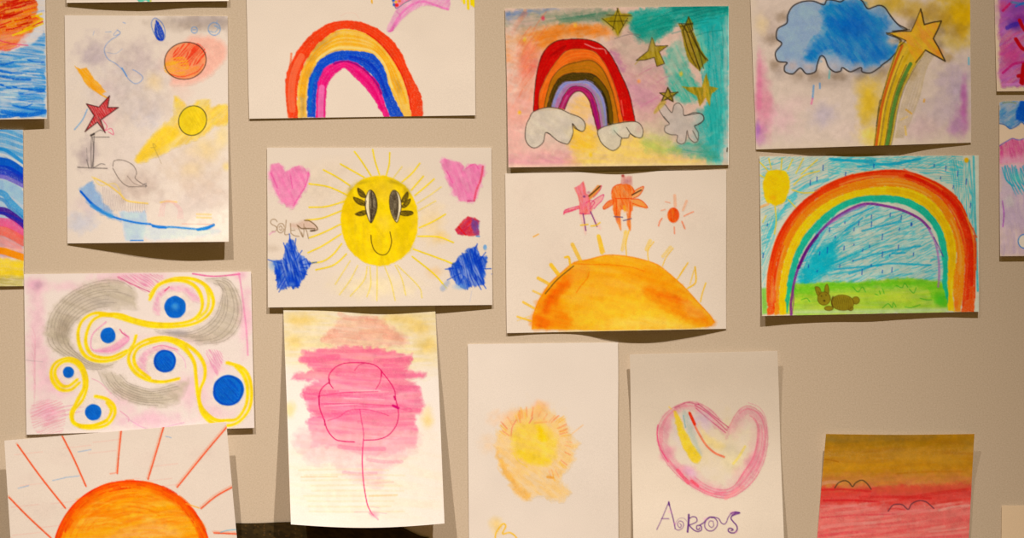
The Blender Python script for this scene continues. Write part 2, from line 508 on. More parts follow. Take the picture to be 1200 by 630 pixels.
def art_pastel(c):
    c.view(0, 0, K); Y2 = 598
    for (x,y,rx,ry,col,a) in [(950,105,170,60,(185,168,160),.6),(640,300,190,150,(205,188,188),.55),(450,250,110,110,(190,175,185),.5),(880,110,260,50,(190,175,165),.4),
            (520,420,120,70,(215,185,190),.4),(690,540,100,80,(190,190,215),.35),(640,480,250,130,(215,198,190),.5),(950,900,160,110,(220,198,185),.5),
            (400,720,60,100,(175,160,165),.5),(640,870,200,110,(205,185,175),.5),(420,960,110,80,(220,200,205),.4),(380,1040,90,60,(190,200,230),.3),(900,760,200,150,(222,200,180),.4)]:
        c.blob(x,y,rx*1.1,ry*1.1,np.array(col)-(8,14,22),min(1,a*1.5),0,0.9)
    c.blob(560,420,260,200,(214,196,186),.6,0,.9); c.blob(600,700,330,220,(218,196,182),.5,0,.9); c.blob(880,960,220,110,(216,194,180),.55,0,.9); c.blob(960,90,180,50,(180,162,155),.5,0,.9)
    c.fill([(850,1080),(930,1000),(1072,970),(1072,1128),(800,1128)], (246,226,204), .8, 8, None, .1, True, 4)
    c.fill([(870,190),(960,172),(1030,190),(1062,235),(1040,290),(990,345),(930,380),(860,395),(800,380)], (245,178,155), 0.85, 7, 'peach_smudge', 0.15, True, 2)
    c.blob(860,290,140,120,(245,165,150),.45)
    c.blob(850,400,80,130,(240,190,170),.35)
    c.blob(720,380,70,70,(245,205,130),.4)
    # yellow swath
    c.fill([(815,448),(850,470),(880,500),(930,470),(978,462),(985,498),(1070,492),(1070,575),(1000,590),(950,640),(860,670),(760,715),(665,760),(632,742),(690,660),(760,580),(810,540)], (243,205,70), 0.85, 4, 'yellow_swath', 0.25, True, 3, tex=(-45,20,4), gap=0.35, col2=(238,190,60))
    c.fill([(780,590),(840,620),(760,690),(660,755),(635,740),(700,650)], (245,200,50), 0.7, 4, None, 0.2)
    c.blob(1040,640,60,90,(245,210,110),.4); c.blob(960,690,110,90,(240,205,130),.5); c.blob(900,790,80,50,(240,205,140),.35)
    c.blob(1060,780,30,30,(250,210,90),.4)
    # red planet
    pl = ell(866,284,98,86,-15)
    c.fill(pl, (245,150,100), 0.9, 1.5, 'red_circle', 0.25, True)
    c.hatch(ell(885,255,78,55,-15), -50, 2.6, 1.4, (238,65,40), 0.85, None)
    c.hatch(ell(825,310,60,45,-15), -8, 2.4, 1.5, (250,175,50), 0.85, None)
    c.hatch(ell(890,335,55,22,-15), -25, 2.4, 1.4, (245,150,50), 0.7, None)
    c.line([(790,345),(850,358),(920,335),(950,300)], 1.2, (235,70,50), 0.7, None)
    c.line(pl, 1.0, (60,40,30), 0.95, 'red_circle', 0.15, closed=True)
    # yellow circle
    yc = ell(900,563,64,70,25)
    c.fill(yc, (236,203,45), 0.95, 1.2, 'yellow_circle', 0.2)
    c.hatch(ell(905,560,50,55), 60, 3, 1.2, (225,185,40), 0.5, None)
    c.line(yc, 1.0, (60,55,25), 0.95, 'yellow_circle', 0.15, closed=True)
    # orange bar
    c.fill([(352,306),(375,320),(405,318),(440,368),(495,428),(470,445),(440,425),(400,390),(375,350)], (252,165,25), 0.95, 1.5, 'orange_bar', 0.2, False, 1.5, tex=(48,15,1.5), gap=0.25)
    c.line([(470,440),(505,460)], 1.6, (250,170,30), 0.9, None)
    # red star
    st = [(512,447),(503,502),(553,502),(500,540),(470,560),(492,620),(455,570),(397,615),(440,540),(404,485),(462,500)]
    c.blob(470,540,110,80,(225,180,175),.6)
    c.fill(st, (205,60,60), 0.9, 1, 'red_star', 0.35, False, tex=(60,8,1.5), gap=0.5)
    c.hatch(st, 60, 2.2, 1.1, (190,25,35), 0.8, None, smooth=False)
    c.line(st, 1.1, (60,20,20), 0.9, 'red_star', 0.2, False, True)
    c.line([(480,560),(500,590),(490,610),(520,600),(530,628),(505,615)], 0.9, (235,80,120), 0.8, None)
    c.line([(460,545),(478,600)], 0.8, (90,80,75), 0.7, None)
    c.line([(408,510),(385,560),(348,605)], 1.2, (90,160,220), 0.8, 'blue_dash')
    # lamp post
    for p in ([(428,630),(425,700),(427,785)], [(440,635),(438,700),(436,785)], [(432,628),(465,608),(480,612)], [(430,640),(510,640)], [(405,745),(415,785)], [(440,782),(470,765),(490,768)], [(432,640),(437,700),(431,780)]):
        c.line(p, 0.9, (85,75,70), 0.75, 'pencil_post')
    c.line([(363,781),(430,784),(500,786)], 1.0, (90,78,72), 0.85, 'pencil_post')
    c.line([(425,632),(440,625)], 2.4, (50,40,35), 0.9, 'pencil_post')
    c.line([(405,690),(408,750)], 0.7, (120,110,105), 0.6)
    # pencil fish
    c.line([(527,775),(535,750),(575,748),(620,770),(638,805),(632,832),(660,855),(685,868),(660,870),(600,870),(560,840),(527,785)], 0.8, (100,85,75), 0.85, 'pencil_fish')
    c.line([(595,822),(625,855),(660,868)], 0.7, (110,90,80), 0.6); c.line([(660,870),(682,855),(680,876)], 0.7, (100,90,90), 0.7)
    c.line([(705,690),(730,685),(715,675),(755,765)], 0.7, (140,120,80), 0.5)
    # blue leaf and bubbles
    lf = [(728,85),(755,105),(770,140),(768,180),(745,188),(722,160),(708,120),(712,95)]
    c.line(lf, 0.8, (70,110,190), 0.8, 'blue_leaf', 0.2, closed=True)
    c.hatch([(728,95),(745,110),(764,150),(764,187),(738,187),(722,150)], 75, 1.8, 1.7, (5,60,180), 1, 'blue_leaf', brk=.1)
    for cx, cy, r in ((1001,135,28),(908,140,14)):
        c.line(ell(cx,cy,r,r*1.05), 0.8, (80,140,205), 0.8, 'blue_bubble:%d' % cx, 0.2, closed=True)
    c.line([(975,145),(1005,150),(1020,125),(1000,120),(1030,135)], 0.7, (90,150,210), 0.7); c.line([(900,140),(915,138)], 1, (90,140,200), .7)
    c.line([(1015,95),(1010,115)], 0.7, (110,150,205), 0.6)
    # blue pencil swirl
    c.line([(548,140),(562,152),(545,170),(520,185),(495,210),(488,240),(505,275),(545,300),(575,330),(600,368),(630,390),(655,382),(667,360),(640,335),(620,325)], 0.8, (110,145,200), 0.8, 'pencil_swirl')
    c.line([(548,140),(530,165),(560,160)], 0.7, (110,145,205), 0.7); c.line([(500,245),(540,250),(572,228)], 0.7, (140,160,200), .6)
    c.line([(570,318),(592,355)], 1.6, (70,140,215), 0.7); c.line([(492,150),(520,148)], .7, (110,150,205), .7); c.line([(575,105),(585,108)], 1, (90,140,210), .6)
    c.line([(440,145),(435,165)], .7, (120,150,205), .5)
    # bottom : blue boat-like stroke
    c.fill([(378,880),(425,848),(450,890),(480,940),(520,980),(560,1030),(500,1010),(430,970),(390,920)], (120,165,215), 0.7, 4, 'blue_boat', 0.2, True, 3)
    c.fill([(560,990),(680,985),(690,1040),(668,1122),(590,1124),(575,1050)], (180,200,228), 0.85, 3, None, 0.15, False, 2)
    c.fill([(680,1060),(1000,1070),(1000,1095),(880,1110),(700,1120)], (205,215,230), 0.7, 5, None, 0.15, True, 2)
    c.line([(378,895),(440,965),(500,1000),(560,1022),(640,1040),(700,1046)], 2.2, (20,115,210), 0.9, 'blue_boat', 0.35)
    c.line([(376,893),(430,950),(470,980)], 2.4, (15,95,200), 0.85, 'blue_boat', .4); c.line([(430,960),(480,990),(520,1010)], 5, (70,150,220), 0.7, None, .5)
    c.line([(700,1045),(740,1062),(800,1060),(900,1068),(960,1070),(998,1052)], 2.2, (40,130,215), 0.85, 'blue_boat', 0.45)
    c.line([(715,1055),(775,1062)], 3.2, (30,120,210), 0.8); c.line([(925,1072),(970,1062),(998,1050)], 3.4, (30,130,215), 0.85)
    c.line([(610,1123),(668,1123)], 1.4, (40,120,205), 0.9)
    c.line([(440,830),(500,860),(560,905),(590,935),(640,945),(690,950)], 1.8, (245,200,80), 0.75, 'yellow_line'); c.line([(430,825),(470,865),(540,860),(575,930)], 1.4, (240,205,110), .6)
    c.line([(750,945),(780,940),(825,943)], 1.8, (245,200,90), .7)
    for k in range(14):
        x = 480 + k * 8; c.line([(x,870 + k*5),(x+4,930 + k*3),(x+8,985)], 0.6, (150,130,130), 0.6)
    for k in range(8):
        x = 600 + k * 11; c.line([(x,948),(x-2,975),(x+3,992)], 0.6, (150,130,125), 0.6)
    for r in (30,38,46,54): c.line([(795-r,1010),(790-r*.6,965-r*.3),(800,958-r*.4),(815+r*.6,985-r*.2),(800+r,1020)], 0.9, (235,170,165), 0.45)
    for y in (1000,1015): c.line([(920,y),(985,y+2)], 2.4, (245,205,120), .6)
    c.line([(850,1045),(1000,1048)], .8, (235,150,130), .6)

def art_top_strip(c):
    c.view(0, 0, K)
    c.line([(640,-20),(655,2),(680,-6),(700,4)], 4, (60,180,150), 0.8, 'green_mark')
    c.fill([(420,-700),(900,-720),(950,-300),(600,-200),(380,-350)], (240,190,80), .8, 4, 'yellow_shape', .3, True, 3, tex=(30,20,3), gap=.4)
    c.line([(703,-25),(704,8)], 2.0, (245,200,90), 0.8)

def art_eyes(c):
    c.view(0, 308, K)
    for (x,y,rx,ry,a) in [(170,100,80,60,.8),(600,60,240,60,.6),(680,85,70,50,.75),(300,110,200,40,.4),(170,250,60,200,.55),(240,560,150,140,.6),(170,420,90,160,.55),(1145,250,50,240,.7),(1000,480,80,90,.75),(1120,60,60,40,.7),(900,600,150,120,.5),
                          (215,700,90,90,.75),(700,730,260,70,.65),(1000,700,120,60,.4),(560,640,110,90,.4),(850,350,300,40,.3)]:
        c.blob(x,y,rx,ry,(238,175,190),a,0,0.7)
    c.blob(172,102,40,30,(195,150,165),.6); c.hatch([(150,660),(290,650),(290,790),(170,790)],-20,3,1.2,(225,120,140),.45)
    c.hatch([(550,62),(760,58),(700,135),(640,115)],35,2.6,1,(220,110,150),.6)
    c.line([(550,65),(620,100),(700,135)], 1.2, (200,60,110), .6); c.line([(900,50),(1000,62),(1120,52)], 1.8, (230,95,150), .8)
    c.line([(1115,48),(1125,100),(1150,300),(1158,430)], 2.0, (235,130,170), .6); c.hatch([(960,410),(1040,420),(1020,520),(1005,515)],60,2.5,1,(225,120,160),.6)
    c.line([(590,725),(700,775),(860,745)], .9, (225,150,185), .7); c.line([(560,690),(600,722),(600,740)], .9, (225,130,165), .7); c.line([(430,540),(470,560),(520,610)], .9, (230,140,170), .6)
    for k in range(6): c.line([(150,300+k*40),(165,350+k*45),(158,470+k*40)], .8, (225,150,165), .4)
    for k in range(8): c.line([(340+30*k%90,700-6*k),(215,745-9*k)], .8, (230,140,165), .4)
    # grey swooshes
    def swoosh(poly, key, strands):
        c.fill(poly, (190,172,144), 0.8, 7, key, 0.15, True, 3, tex=(20,30,4), gap=0.25, col2=(172,153,128), amt=.6)
        for sp in strands: c.line(np.asarray(sp)[RNG.integers(0,3):len(sp)-RNG.integers(0,4)], 0.7, (135,118,102), 0.55, None, 0.5)
    A = [(215,320),(230,250),(270,190),(340,130),(450,85),(560,82),(640,135)]
    B = [(400,455),(330,400),(320,330),(380,255),(470,215),(560,212),(640,210)]
    poly = np.vstack([mix_path(A,B,0), mix_path(A,B,1)[::-1]])
    swoosh(poly[::3], 'grey_swirl:1', [mix_path(A,B,t)[::4] for t in (0.02,.12,.22,.34,.42,.55,.68,.8,.93)])
    A2 = [(215,320),(240,390),(330,450),(400,490),(480,495),(545,465)]; B2 = [(320,330),(335,385),(380,430),(430,462),(480,468),(545,463)]
    swoosh(np.vstack([mix_path(A2,B2,0), mix_path(A2,B2,1)[::-1]])[::3], 'grey_swirl:1', [mix_path(A2,B2,t)[::4] for t in (0,.2,.45,.7,.9)])
    c.blob(300,300,50,90,(158,138,115),.6,20); c.blob(480,185,90,40,(165,150,140),.4)
    A = [(960,75),(1060,75),(1110,140),(1130,230),(1105,310),(1040,365),(920,378)]; B = [(1000,95),(1040,120),(1030,180),(1000,250),(940,300),(860,325),(740,320)]
    swoosh(np.vstack([mix_path(A,B,0), mix_path(A,B,1)[::-1]])[::3], 'grey_swirl:2', [mix_path(A,B,t)[::4] for t in (0,.12,.25,.5,.62,.8,.95)])
    c.blob(820,325,110,22,(150,140,140),.6)
    A = [(470,500),(500,570),(560,625),(660,660),(780,665),(850,640)]; B = [(560,520),(600,560),(660,580),(720,590),(800,570),(880,548)]
    swoosh(np.vstack([mix_path(A,B,0), mix_path(A,B,1)[::-1]])[::3], 'grey_swirl:3', [mix_path(A,B,t)[::4] for t in (0.02,.15,.28,.4,.55,.7,.85,1)])
    c.line([(455,500),(490,570),(560,640)], 1.5, (190,172,155), .6); c.line([(120,453),(200,462)], .7, (170,155,150), .6)
    # clear paper around the discs
    for (x,y,rx,ry) in [(830,200,95,85),(505,350,90,90),(760,460,110,85),(320,520,55,55),(1066,595,95,100),(436,700,60,65)]:
        c.blob(x,y,rx,ry,(236,214,196),.9,0,.1,None,.6)
    pink = (236,150,180)
    c.fill([(715,200),(740,140),(810,108),(880,115),(935,165),(930,185),(900,175),(860,140),(800,130),(750,165),(745,240),(722,230)], pink, .75, 4, 'pink_crescent:1', .3, True, 2, tex=(40,9,2), gap=.5)
    c.line([(770,130),(790,112)], 1.6, (220,60,110), .8)
    c.line([(495,275),(435,330),(425,390),(450,410),(530,405),(600,360),(580,325)], 1.6, pink, .8, 'pink_crescent:2'); c.line([(560,310),(575,330),(600,345)], 1.4, (220,80,130), .8)
    c.fill([(440,408),(520,385),(590,340),(600,365),(540,415),(470,420)], pink, .7, 3, 'pink_crescent:2', .3)
    c.fill([(640,470),(680,410),(760,385),(830,405),(800,412),(740,410),(690,440),(680,500),(700,525),(655,500)], pink, .65, 4, 'pink_crescent:3', .3, True, 2, tex=(40,9,2), gap=.4)
    c.line([(715,395),(760,385),(830,405)], 1.2, (225,110,150), .7); c.line([(820,410),(860,450),(868,490)], .9, (235,160,190), .7)
    # yellow ribbons
    def ribbon(paths, key):
        for i, p in enumerate(paths):
            c.line(p, 5.0, (248,226,130), 0.45, key, 0.4); c.line(p, 2.9, (246,210,20), 0.95, key, 0.3)
            c.line(np.asarray(p, float) + [6,-5], 1.2, (240,200,30), 0.7, None, 0.4); c.line(np.asarray(p, float) + [-6,5], 1.0, (248,218,70), 0.7, None, 0.5)
    ribbon([[(700,170),(715,130),(750,95),(820,72),(900,75),(960,105),(990,150),(995,200),(965,250),(900,285),(800,298),(700,295),(620,275),(540,250),(480,235),(430,238),(385,270),(365,320),(370,380),(395,430),(440,455),(500,458),(570,435),(620,385),(635,340)],
            [(705,160),(740,105),(810,82),(880,90),(925,125),(945,180),(935,230),(890,270),(800,285),(700,280),(620,262),(560,242),(500,240),(440,262),(410,310),(400,370),(420,420),(460,440),(520,440),(590,410)]], 'yellow_ribbon:1')
    c.line([(960,110),(975,160),(965,220),(920,262)], 3.5, (248,218,40), .8); c.line([(470,242),(520,245)], 4.5, (244,205,20), .8)
    c.line([(560,250),(680,285),(800,292)], 3.2, (246,214,40), .7); c.line([(700,150),(740,100)], 3.5, (248,215,60), .7)
    ribbon([[(835,540),(760,555),(690,545),(630,510),(600,450),(625,395),(690,358),(770,348),(850,370),(920,420),(955,480),(955,540),(935,590),(930,640),(945,700),(990,745),(1050,760),(1110,745),(1160,690),(1175,620),(1165,540),(1130,490),(1060,465)],
            [(700,540),(640,490),(625,440),(650,395),(720,368),(790,362),(860,400),(905,460),(915,530),(925,620),(945,680),(1000,730),(1060,735),(1110,725),(1150,660),(1155,580),(1135,520),(1100,480)]], 'yellow_ribbon:2')
    c.line([(700,360),(780,352),(850,378),(890,430)], 4, (246,212,35), .75); c.line([(930,650),(960,710),(1040,745)], 3.5, (246,212,35), .75)
    ribbon([[(370,560),(330,592),(280,590),(245,550),(240,500),(265,462),(320,445),(370,465),(400,520),(405,580),(385,640),(345,690),(340,740),(380,765),(440,770),(500,755),(535,710),(530,665),(495,635),(445,622)],
            [(360,545),(320,575),(285,570),(258,530),(262,490),(300,460),(350,465),(385,510),(392,580),(365,640),(332,700),(350,750),(420,760),(490,740),(520,690),(500,650)]], 'yellow_ribbon:3')
    c.line([(375,765),(440,758),(500,735)], 4, (244,208,25), .8); c.line([(345,690),(360,640),(395,580)], 3.5, (246,212,35), .7)
    # blue discs
    for i, (x,y,r) in enumerate([(818,205,50),(505,338),(770,458),(320,510),(1066,595),(436,697)] if False else [(818,205,50),(505,338,36),(770,458,52),(320,510,26),(1066,595,72),(436,697,38)]):
        key = 'blue_disc:%d' % i
        c.fill(ell(x,y,r,r*1.03,0,24,.05,i), (0,105,195), 0.98, 1.0, key, 0.12)
        c.hatch(ell(x-r*.15,y+r*.1,r*.85,r*.85), 50, 2.2, 1.3, (0,70,175), .55 if i in (2,4) else .25, None, grain=.5)
        if i == 0: c.blob(x,y,28,28,(90,160,215),.8)
        if i in (4,2): c.line(ell(x,y,r*.9,r*.92), 2.0, (0,60,170), .5, None, .3, closed=True)

def art_sun_corner(c):
    c.view(0, 472, K)
    for k in range(26):
        x = 30 + RNG.random()*700; y = 180 + RNG.random()*440
        c.line([(x,y),(x+60,y-6),(x+130,y-14)], 1.2, (238,160,145), .3, None, .6)
    for (x,y,r) in [(300,250,120),(700,260,150),(950,240,120),(200,500,130),(150,350,100)]: c.blob(x,y,r,r*.5,(222,196,178),.35)
    sun = ell(615,720,366,358,0,40,.012,3)
    c.fill(sun, (250,165,15), 0.97, 1.2, 'sun', 0.12, True, 1.0, tex=(-8,35,4), gap=0.12, col2=(246,130,10), amt=.8)
    c.fill([(560,600),(700,560),(800,580),(850,620),(700,640),(500,640)], (246,190,120), .6, 12, None, .2, True, 3)
    c.blob(700,545,60,25,(248,205,100),.6); c.blob(400,555,90,22,(248,205,90),.45,-15); c.blob(600,525,60,18,(250,200,60),.5)
    for t, w, col, a in [(0.985,4.2,(240,85,15),.95),(0.955,4.0,(244,105,10),.8),(0.90,3,(246,125,10),.55),(1.0,1.6,(235,60,20),.9)]:
        c.line(ell(615,720,366*t,358*t,0,40,.012,3), w, col, a, 'sun', .35, closed=True)
    for k in range(26):
        t = .55 + .4*RNG.random(); a0 = math.radians(195 + 80*RNG.random()); a1 = a0 + .5 + .4*RNG.random()
        aa = np.linspace(a0,a1,7)
        c.line(np.stack([615+366*t*np.cos(aa),720+358*t*np.sin(aa)],1), 1.8, (243,115,10), .3, None, .6)
    for k in range(120):
        t = .90 + .11*RNG.random(); a0 = math.radians(185 + 165*RNG.random()); aa = np.linspace(a0,a0+.08+.14*RNG.random(),5)
        c.line(np.stack([615+366*t*np.cos(aa)+RNG.normal()*3,720+358*t*np.sin(aa)],1), 1.6, [(236,70,20),(244,95,15),(226,55,25),(248,120,15)][k%4], .6, None, .5)
    for k in range(40):
        x=330+RNG.random()*480; y=430+RNG.random()*200; c.line([(x,y+8),(x+50,y),(x+110,y+4)], 2.4, [(250,190,60),(246,140,15),(252,200,90)][k%3], .3, None, .6)
    c.fill([(300,560),(360,470),(440,420),(520,385),(440,460),(380,520),(330,600)], (243,110,10), .6, 6, None, .35, True, 2)
    c.fill([(700,385),(800,420),(880,480),(960,590),(900,540),(820,470),(720,420)], (242,105,10), .7, 5, None, .3, True, 2)
    rays = [[(82,195),(190,345),(305,490)],[(288,148),(345,260),(402,388)],[(568,116),(556,230),(548,328)],[(768,100),(730,230),(692,356)],[(1060,112),(960,230),(828,393)],[(1085,393),(1010,435),(940,492)],[(42,440),(130,530),(240,632)],[(1000,606),(1105,611)],[(60,640),(150,700),(200,740)]]
    for i, r in enumerate(rays):
        c.line(r, 1.7, (240,80,35), .92, 'sun/sun_ray:%d' % i, .3)
        c.line(np.asarray(r,float)+[-4,-6], 2.6, (240,120,80), .28, None, .5)
    c.line([(1030,604),(1060,595),(1105,590)], 1.1, (90,170,200), .7)
    for p in ([(365,228),(425,217)],[(85,398),(135,385)],[(775,155),(800,162)],[(245,362),(300,350)],[(300,348),(370,340)]): c.line(p, 1.1, (120,160,200), .6)
    c.line([(515,330),(548,325)], 1.6, (240,140,110), .6); c.line([(870,470),(930,490)], 1.6, (248,170,60), .7)

def art_rainbow_blue_pink(c):
    c.view(280, 0, K)
    O0 = [(232,550),(218,450),(222,350),(255,270),(310,190),(380,130),(440,103),(500,95),(560,102),(630,125),(700,175),(755,240),(790,320),(830,400),(856,460),(858,547)]
    O1 = [(275,550),(272,450),(282,370),(305,300),(355,220),(425,160),(480,136),(550,140),(610,165),(670,215),(720,280),(760,350),(790,440),(808,547)]
    O2 = [(318,550),(318,470),(330,370),(370,290),(425,250),(480,237),(560,241),(625,252),(670,300),(690,350),(700,400),(725,450),(768,547)]
    O3 = [(358,550),(362,450),(372,380),(400,320),(440,295),(500,282),(560,300),(610,340),(650,390),(670,440),(688,500),(710,547)]
    O4 = [(405,550),(405,460),(412,400),(440,360),(490,318),(530,350),(580,400),(620,450),(650,500),(680,547)]
    c.band(O1,O2,0,1,(250,190,70),'rainbow',(250,175,30),.3,7)
    for (x,y,rx,ry,rot) in [(395,205,95,28,-35),(350,260,70,20,-50),(298,490,20,110,0),(740,395,24,70,-25),(320,350,25,80,25),(440,240,60,14,-10)]: c.blob(x,y,rx,ry,(178,142,80),.6,rot,1.2)
    for t in (.3,.5,.7): c.line(mix_path(O1,O2,t)[6:56], 2.2, (248,165,20), .55, None, .6, False)
    c.line(mix_path(O1,O2,.85)[18:50], 3, (252,222,150), .6, None, .5, False)
    c.blob(600,200,60,30,(250,205,130),.5,30); c.blob(760,470,25,60,(250,215,120),.5,-20)
    c.band(O0,O1,0,1,(240,60,22),'rainbow',(246,85,40),.15,8)
    P = mix_path(O0,O1,.5)
    c.line(P[2:16], 8, (250,140,100), .6, None, .5)
    c.line([(232,545),(222,420),(240,300),(245,250)], 2.4, (243,95,50), .6, None, .4)
    c.line(mix_path(O0,O1,.98)[34:58], 1.6, (215,30,20), .7, None, .3)
    c.band(O2,O3,0,1,(0,70,190),'rainbow',(0,95,205),.08,7)
    c.line(mix_path(O2,O3,.35)[2:16], 4, (20,120,205), .6, None, .4); c.line(mix_path(O2,O3,.6)[30:52], 3, (0,45,170), .6, None, .4)
    c.band(O3,O4,0,1,(232,25,120),'rainbow',(238,60,140),.1,7)
    c.line(mix_path(O3,O4,.5)[1:14], 7, (238,140,185), .75, None, .4)
    c.line(mix_path(O3,O4,.1)[24:50], 2.0, (120,10,110), .75, None, .3); c.line(mix_path(O3,O4,.6)[34:56], 3.0, (225,10,110), .7, None, .3)
    c.line([(475,75),(500,62),(540,62),(560,85)], .7, (238,190,170), .6)
    c.view(420, 0, 8)
    c.fill([(310,-300),(335,40),(350,78),(375,70),(440,25),(520,-10),(700,-200),(500,-320)], (235,130,160), .9, 1.2, 'patchwork_body', .3, False, .6)
    for x,y,r,col in [(335,45,14,(20,90,190)),(352,18,13,(240,190,40)),(330,5,12,(20,90,190)),(360,48,18,(230,40,35)),(385,10,14,(230,110,50)),(405,35,12,(230,140,150)),(325,-15,14,(40,150,90)),(430,8,12,(235,160,190))]:
        c.fill(ell(x,y,r,r*.9), col, .9, 1, 'patchwork_body', .2)
    c.line([(315,0),(335,45),(352,78),(376,70),(440,25),(500,-5)], .9, (90,80,140), .8)
    wing = [(262,285),(275,240),(310,175),(352,95),(380,72),(440,38),(500,0),(600,-40),(760,-60),(862,-30),(860,50),(858,80),(845,93),(790,84),(740,66),(690,58),(640,50),(590,60),(550,82),(480,120),(430,165),(385,210),(350,255),(325,290),(300,303),(278,300)]
    c.fill(wing, (236,165,195), .92, 1.0, 'pink_wing', .25, False, .5, tex=(-50,10,2), gap=.25, col2=(232,140,185))
    c.line([(300,290),(340,220),(400,130),(480,60),(560,20),(620,15),(700,40),(780,70),(840,88)], 2.6, (236,110,180), .65, None, .5)
    c.line([(285,292),(320,285),(330,255)], 1.5, (230,90,165), .7); c.line([(360,110),(395,160),(340,240)], 1.2, (226,110,175), .6)
    for x, y in ((992,35),(1030,88),(1062,52),(1082,65)): c.line([(x,-300),(x-4,-60),(x,y-8)], 2.9, (250,215,20), .95, 'yellow_strokes', .15)
    c.line([(965,-20),(970,12)], 1.2, (250,190,90), .6); c.line([(112,-100),(128,26)], 2.0, (248,180,50), .9, 'orange_stroke')

def art_happy_sun(c):
    c.view(290, 160, K)
    for (x,y,rx,ry,col,a) in [(330,250,180,160,(225,200,170),.5),(130,230,60,60,(240,170,190),.3),(860,400,90,150,(248,210,140),.5),(600,700,300,90,(250,225,170),.6),(900,470,60,50,(246,200,110),.6),
                              (870,630,60,40,(242,190,120),.5),(400,150,200,80,(232,206,176),.4),(120,520,50,30,(205,180,155),.5),(780,200,120,90,(240,210,160),.5)]: c.blob(x,y,rx,ry,col,a)
    rays = [[(500,70),(530,110),(577,182)],[(585,60),(595,110),(617,178)],[(665,75),(662,130),(648,183)],[(722,140),(680,195)],[(805,125),(770,170),(722,212)],[(822,185),(765,250)],[(872,198),(830,235),(782,275)],
        [(435,128),(545,190)],[(355,155),(420,190),(478,228)],[(288,220),(380,235),(465,272)],[(288,330),(370,326),(460,300)],[(272,390),(350,380),(442,345)],[(290,472),(350,450),(437,408)],[(283,542),(350,510),(437,455)],
        [(285,590),(350,583),(400,550),(440,500)],[(320,622),(390,605),(430,580),(462,548)],[(905,235),(850,275),(795,310)],[(880,300),(800,345)],[(925,362),(870,395),(803,425)],[(962,494),(890,468),(795,465)],
        [(975,600),(900,570),(775,525)],[(928,705),(870,640),(770,560)],[(815,752),(800,700),(700,600)],[(690,765),(670,680),(640,605)],[(605,765),(606,690),(606,605)],[(558,748),(576,690),(572,605)],[(480,745),(545,670),(560,605)],
        [(430,738),(480,670),(515,602)],[(410,690),(480,580)],[(740,740),(720,660),(690,600)]]
    for i, r in enumerate(rays):
        fade = i in (3,16,17,22,23,24,25,26,27,28,29)
        c.line(r, 1.35 if fade else 1.7, (246,212,60) if fade else (247,212,30), .6 if fade else .95, 'sun/sun_ray:%d' % i, .3)
    body = ell(617,392,181,212,0,30,.015,2)
    c.fill(body, (248,212,15), 0.98, 1.4, 'sun', .1, True, 1.0, tex=(80,14,4), gap=0.05, col2=(240,200,30), amt=.8)
    c.blob(630,260,130,80,(240,205,80),.5,0,.5,None,.1); c.blob(640,400,60,60,(244,208,90),.5); c.blob(730,400,60,160,(226,190,20),.6); c.blob(740,520,50,40,(220,185,30),.5,-30)
    c.blob(600,250,150,60,(222,182,30),.5,0,1.0); c.blob(520,330,60,110,(232,192,30),.5,0,1.0)
    for x,y,rx,ry,ro in ((690,215,70,18,15),(740,250,22,34,-35),(540,215,60,14,-12),(480,250,20,40,25)): c.blob(x,y,rx,ry,(172,145,35),.6,ro,.8)
    for p in ([(540,400),(545,470)],[(500,360),(505,440)],[(600,420),(640,470)]): c.line(p, 2.5, (225,190,40), .5, None, .5)
    c.blob(470,330,40,120,(238,190,20),.5)
    D = (48,34,20)
    # eyes
    eL = [(570,250),(590,262),(603,295),(605,335),(593,375),(577,403),(560,370),(550,325),(553,285)]
    c.fill(eL, (238,218,185), .95, .8, 'sun/eye:1', .1)
    c.fill([(572,250),(592,262),(605,300),(604,340),(592,378),(577,402),(571,370),(568,310)], D, .85, .8, 'sun/eye:1', .35, True, tex=(88,9,1.2), gap=.35)
    c.line(eL, .9, D, .85, 'sun/eye:1', .2, closed=True); c.line([(578,255),(582,330),(577,400)], 1.6, D, .7, None, .3); c.line([(555,300),(552,330),(560,370)], .8, D, .8)
    eR = [(682,250),(703,262),(716,295),(718,335),(710,370),(697,400),(675,365),(664,320),(666,275)]
    c.fill(eR, (238,218,185), .95, .8, 'sun/eye:2', .1)
    c.fill([(682,252),(698,262),(706,300),(705,350),(694,392),(676,360),(664,320),(667,275)], D, .9, .8, 'sun/eye:2', .3, True, tex=(88,9,1.2), gap=.3)
    c.line(eR, .9, D, .85, 'sun/eye:2', .2, closed=True)
    lash = [([(515,240),(530,248),(545,262),(553,285),(530,280),(517,262)],1),([(495,283),(520,290),(545,303),(547,322),(520,316),(503,302)],1),([(503,362),(525,350),(552,345),(553,362),(525,370)],1),
            ([(748,258),(750,285),(735,305),(718,305),(728,280)],2),([(760,290),(757,310),(738,330),(720,328),(735,308)],2),([(770,350),(772,362),(745,370),(716,365),(716,350),(740,346)],2)]
    for i, (p, e) in enumerate(lash):
        c.fill(p, D, .85, .8, 'sun/eyelash:%d' % i, .35, True, tex=(30,8,1.2), gap=.3); c.line(p, .7, D, .8, None, .2, closed=True)
    c.line([(577,460),(580,495),(593,530),(618,550),(645,550),(663,530),(673,490),(666,445)], 1.0, (80,62,20), .95, 'sun/mouth', .1)
    # hearts, gem, stars
    def heart(poly, key, hl):
        c.fill(poly, (240,160,190), .65, 4.0, key, .2, True, 5.0)
        c.fill(poly, (242,132,175), .8, 2.5, key, .2, False, 3.5, tex=(70,14,2), gap=.25, col2=(236,112,165))
        for p in hl: c.line(p, 1.3, (228,70,150), .5, None, .5)
